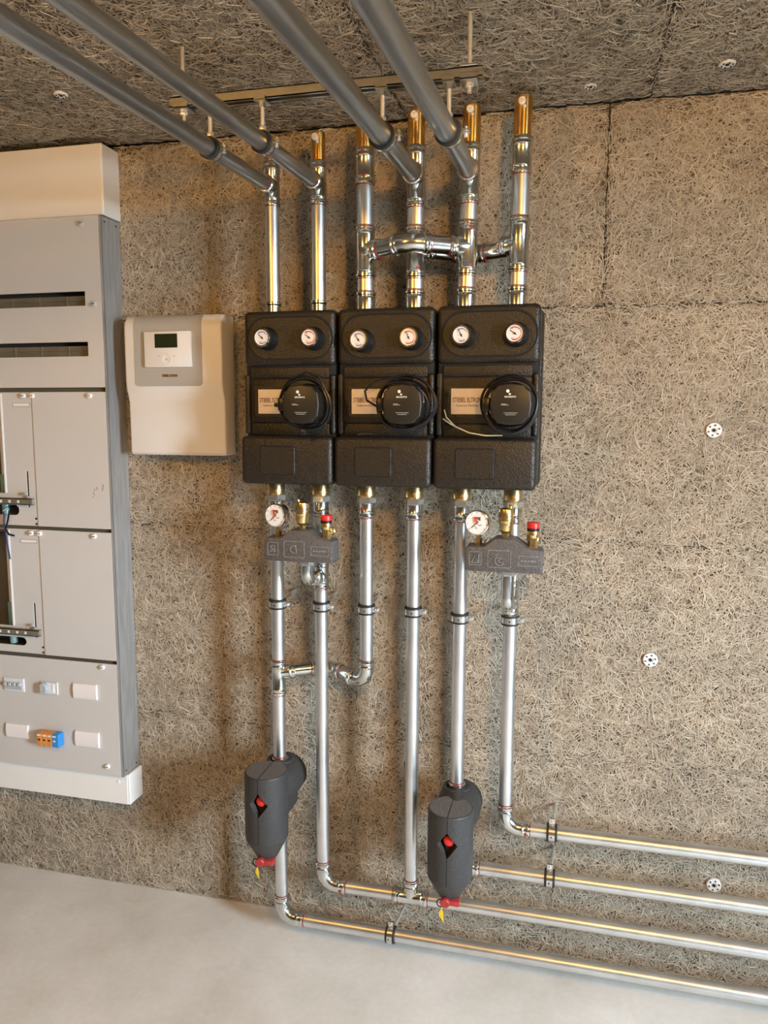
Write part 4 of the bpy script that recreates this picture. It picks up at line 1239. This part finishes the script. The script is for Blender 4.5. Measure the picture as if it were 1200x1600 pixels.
# wires at the upper hole
MB().sweep([(kx(-.905), -.06, kz(1.232)), (kx(-.893), -.098, kz(1.222)), (kx(-.889), -.104, kz(1.19)), (kx(-.884), -.104, kz(1.13)), (kx(-.877), -.102, kz(1.075))], .0024, 7).build('hanging_wire', 'wire_blue', cab)
MB().sweep([(kx(-.880), -.06, kz(1.236)), (kx(-.872), -.100, kz(1.222)), (kx(-.875), -.104, kz(1.195)), (kx(-.884), -.105, kz(1.168)), (kx(-.874), -.105, kz(1.152)), (kx(-.856), -.104, kz(1.148))], .0028, 7).build('hanging_wire', 'cable_black', cab)
MB().sweep([(kx(-.925), -.06, kz(1.22)), (kx(-.893), -.100, kz(1.222)), (kx(-.878), -.098, kz(1.232))], .0024, 7).build('hanging_wire', 'wire_grey', cab)
# bottom cover with devices
bot = panel('cover_panel', R4(PX0, PX1, .002, kz(.770)), [])
def blank(x0, x1, z0, z1):
    pts = [(KF + .002, kz(z0)), (KF - .005, kz(z0) + .001)]
    for k in range(7):
        f_ = k / 6
        pts.append((KF - .006 - .0025 * math.sin(PI * f_), kz(z0) + .003 + (z1 - z0 - .006) * f_))
    pts += [(KF - .005, kz(z1) - .001), (KF + .002, kz(z1))]
    return MB().prism(pts, kx(x0), kx(x1), plane='YZ').build('blank_cover', 'blank_white', cab, angle=50)
blank(-.681, -.602, .654, .703); blank(-.929, -.851, .505, .551); blank(-.682, -.602, .502, .552)
br = MB().box(kx(-.930), kx(-.857), KF - .004, KF + .002, kz(.657), kz(.699), .001, 1).build('breaker', 'breaker_light', cab, label='four-pole breaker')
MB().box(kx(-.9285), kx(-.8625), KF - .006, KF, kz(.663), kz(.680), .001, 1).build('breaker_face', 'breaker_grey', br)
for i in range(4): MB().box(kx(-.9255 + i * .0165), kx(-.9145 + i * .0165), KF - .0125, KF - .003, kz(.676), kz(.687), .0015, 1).build('breaker_lever', 'breaker_grey', br)
MB().box(kx(-.944), kx(-.930), KF - .003, KF + .001, kz(.672), kz(.678), .0005, 1).build('breaker_tab', 'breaker_grey', br)
ro = MB().box(kx(-.797), kx(-.738), KF - .004, KF + .002, kz(.658), kz(.698), .001, 1).build('rotary_switch', 'breaker_light', cab, label='rotary switch')
MB().plate(R4(kx(-.796), kx(-.739), kz(.6585), kz(.6975)), [R4(kx(-.7945), kx(-.7405), kz(.660), kz(.696))], KF - .0046, KF - .003).build('switch_frame', 'breaker_grey', ro)
kn = MB().prism([(kx(-.782), kz(.662))] + [(kx(-.782) + .017 * math.cos(a), kz(.679) + .017 * math.sin(a)) for a in np.linspace(-PI / 2, PI / 2, 10)] + [(kx(-.782), kz(.696)), (kx(-.789), kz(.692)), (kx(-.789), kz(.666))], KF - .020, KF - .003, .0015, 1)
kn.build('switch_knob', 'breaker_grey', ro)
MB().box(kx(-.757), kx(-.748), KF - .0055, KF - .003, kz(.664), kz(.692), .001, 1).build('switch_window', 'blank_white', ro)
tm = MB().box(kx(-.800), kx(-.728), KF - .006, KF + .002, kz(.503), kz(.541), .001, 1).build('terminal_block', 'hole_dark', cab, label='orange and blue terminal block')
for i in range(4):
    x_ = -.8 + i * .0178
    c_ = 'terminal_blue' if i == 3 else 'terminal_orange'
    te = MB().box(kx(x_), kx(x_ + .0168 + (.006 if i == 3 else 0)), KF - .030, KF - .003, kz(.501), kz(.543), .0015, 1).build('terminal', c_, tm)
    MB().box(kx(x_ + .002), kx(x_ + .014), KF - .0308, KF - .029, kz(.534), kz(.5385)).build('terminal_marker', 'print_white', te)
    MB().box(kx(x_ + .005), kx(x_ + .012), KF - .0305, KF - .029, kz(.519), kz(.5245)).build('terminal_slot', 'print_white' if i == 3 else 'hole_dark', te)
# cover screws
for (x_, z_) in ((-.585, 2.039), (-.556, 1.819), (-.583, 1.564), (-.804, 1.5645), (-.774, 1.5645), (-.588, 1.156), (-.802, 1.157), (-.7735, 1.157), (-.580, .759), (-.577, .447)):
    s_ = MB().lathe((kx(x_), KF + .001, kz(z_)), -Y, [(0, .0078), (.006, .0075), (.0085, .0066), (.009, .005)], 16).build('cover_screw', 'controller_white' if z_ < 1.7 else 'breaker_grey', cab)
    MB().box(kx(x_) - .0055, kx(x_) + .0055, KF - .0085, KF - .0078, kz(z_) - .0009, kz(z_) + .0009).build('screw_slot', 'hole_dark', s_)
# scuff marks on the upper right cover
mb = MB()
for (x_, z_, w_, h_, sl) in ((-.556, 1.30, .0022, .020, .004), (-.574, 1.297, .002, .009, .001), (-.582, 1.293, .002, .006, .002), (-.584, 1.282, .0018, .010, -.001), (-.588, 1.272, .0022, .004, .001)):
    mb.add([(kx(x_) - w_, KF - .0002, kz(z_) - h_ / 2), (kx(x_) + w_, KF - .0002, kz(z_) - h_ / 2), (kx(x_) + w_ + sl, KF - .0002, kz(z_) + h_ / 2), (kx(x_) - w_ + sl, KF - .0002, kz(z_) + h_ / 2)], [(0, 1, 2, 3)])
mb.build('scuff_marks', 'print_grey', cab)
# duct covers above and below
tp = thing('cable_duct', 'white cable duct box between the cabinet and the ceiling', 'duct', (-.80, 0, KZ1))
MB().box(kx(KX0), kx(-.5205), -.0845, -.002, .0015, H - KZ1 - .018, .0015, 1).build('duct_box', 'cabinet_white', tp)
MB().box(kx(KX0), kx(-.5245), -.0865, -.0848, .003, H - KZ1 - .0195, .0006, 1).build('duct_lid', 'cabinet_white', tp)
bt = thing('cable_duct', 'white cable duct box hanging below the cabinet', 'duct', (-.80, 0, .318))
MB().box(kx(KX0), kx(-.519), -.0735, -.002, 0, KZ0 - .318 - .001, .0015, 1).build('duct_box', 'cabinet_white', bt)
MB().box(kx(KX0), kx(-.526), -.0755, -.0738, .0015, KZ0 - .318 - .002, .0006, 1).build('duct_lid', 'cabinet_white', bt)
MB().lathe((kx(-.556), -.0752, .072), -Y, [(0, .0060), (.0012, .0058), (.0018, .004)], 16).build('duct_rivet', 'cabinet_white', bt)

# ------------------------------------------------------------------ board anchors
def anchor(label, loc, nrm, r=.0185, group='plastic board anchors'):
    n_ = Vector(nrm)
    t = thing('board_anchor', label, 'anchor', loc, group)
    MB().lathe(-n_ * .002, n_, [(0, r), (.0085, r), (.0098, r - .001), (.0098, r * .42), (.0080, r * .34)], 24).build('washer', 'anchor_white', t)
    u = Vector((n_.z, 0, 0)) if abs(n_.z) > .5 else X
    w_ = n_.cross(X)
    mb = MB()
    mb.cyl(n_ * .0055, n_ * .0088, r * .24, 10)
    for k in range(6):
        a = k * PI / 3 + .3
        q = (X * math.cos(a) + w_ * math.sin(a)) * r * .68
        mb.cyl(q + n_ * .008, q + n_ * .0100, r * .11, 8)
    mb.build('washer_hole', 'hole_dark', t)
    return t
anchor('white anchor plate high on the bare board, right of the pump groups', (1.103, .001, 1.477), (0, -1, 0))
anchor('white anchor plate in the middle of the bare board, right of the drops', (.981, .001, .880), (0, -1, 0))
anchor('white anchor plate between the uppermost two floor runs', (1.168, .001, .275 + .003), (0, -1, 0))
anchor('pale anchor plate on the ceiling, nearest the right edge', (1.062, -.155, H + .0045), (0, 0, -1), .017)
anchor('pale anchor plate on the ceiling above the rightmost riser', (.777, -.103, H + .0055), (0, 0, -1), .014)
anchor('pale anchor plate on the ceiling above the cabinet', (-.454, -.343, H + .0052), (0, 0, -1), .016)

# ------------------------------------------------------------------ ceiling lamps in front of and above the camera
for k, ((lx, ly_, lz), watt) in enumerate(LAMPS):
    lamp = thing('ceiling_lamp', ('round warm ceiling lamp right above the camera', 'round warm ceiling lamp left of the overhead pipes')[k], 'lamp', (lx, ly_, H), 'ceiling lamps')
    MB().lathe((0, 0, 0.003), -Z, [(0, .075), (.015, .075), (.02, .06)], 28).build('lamp_base', 'lamp_body', lamp)
    MB().lathe((0, 0, -.018), -Z, [(0, .05), (.03, .072), (.06, .07), (.085, .05), (.095, .02), (.096, .001)], 24).build('lamp_globe', 'lamp_glow', lamp)
    pl = bpy.data.lights.new('lamp_light', 'POINT')
    pl.energy = watt; pl.color = LAMP_COL; pl.shadow_soft_size = 0.06
    plo = bpy.data.objects.new('lamp_light', pl)
    COL.objects.link(plo)
    plo.location = (lx, ly_, lz - .10)
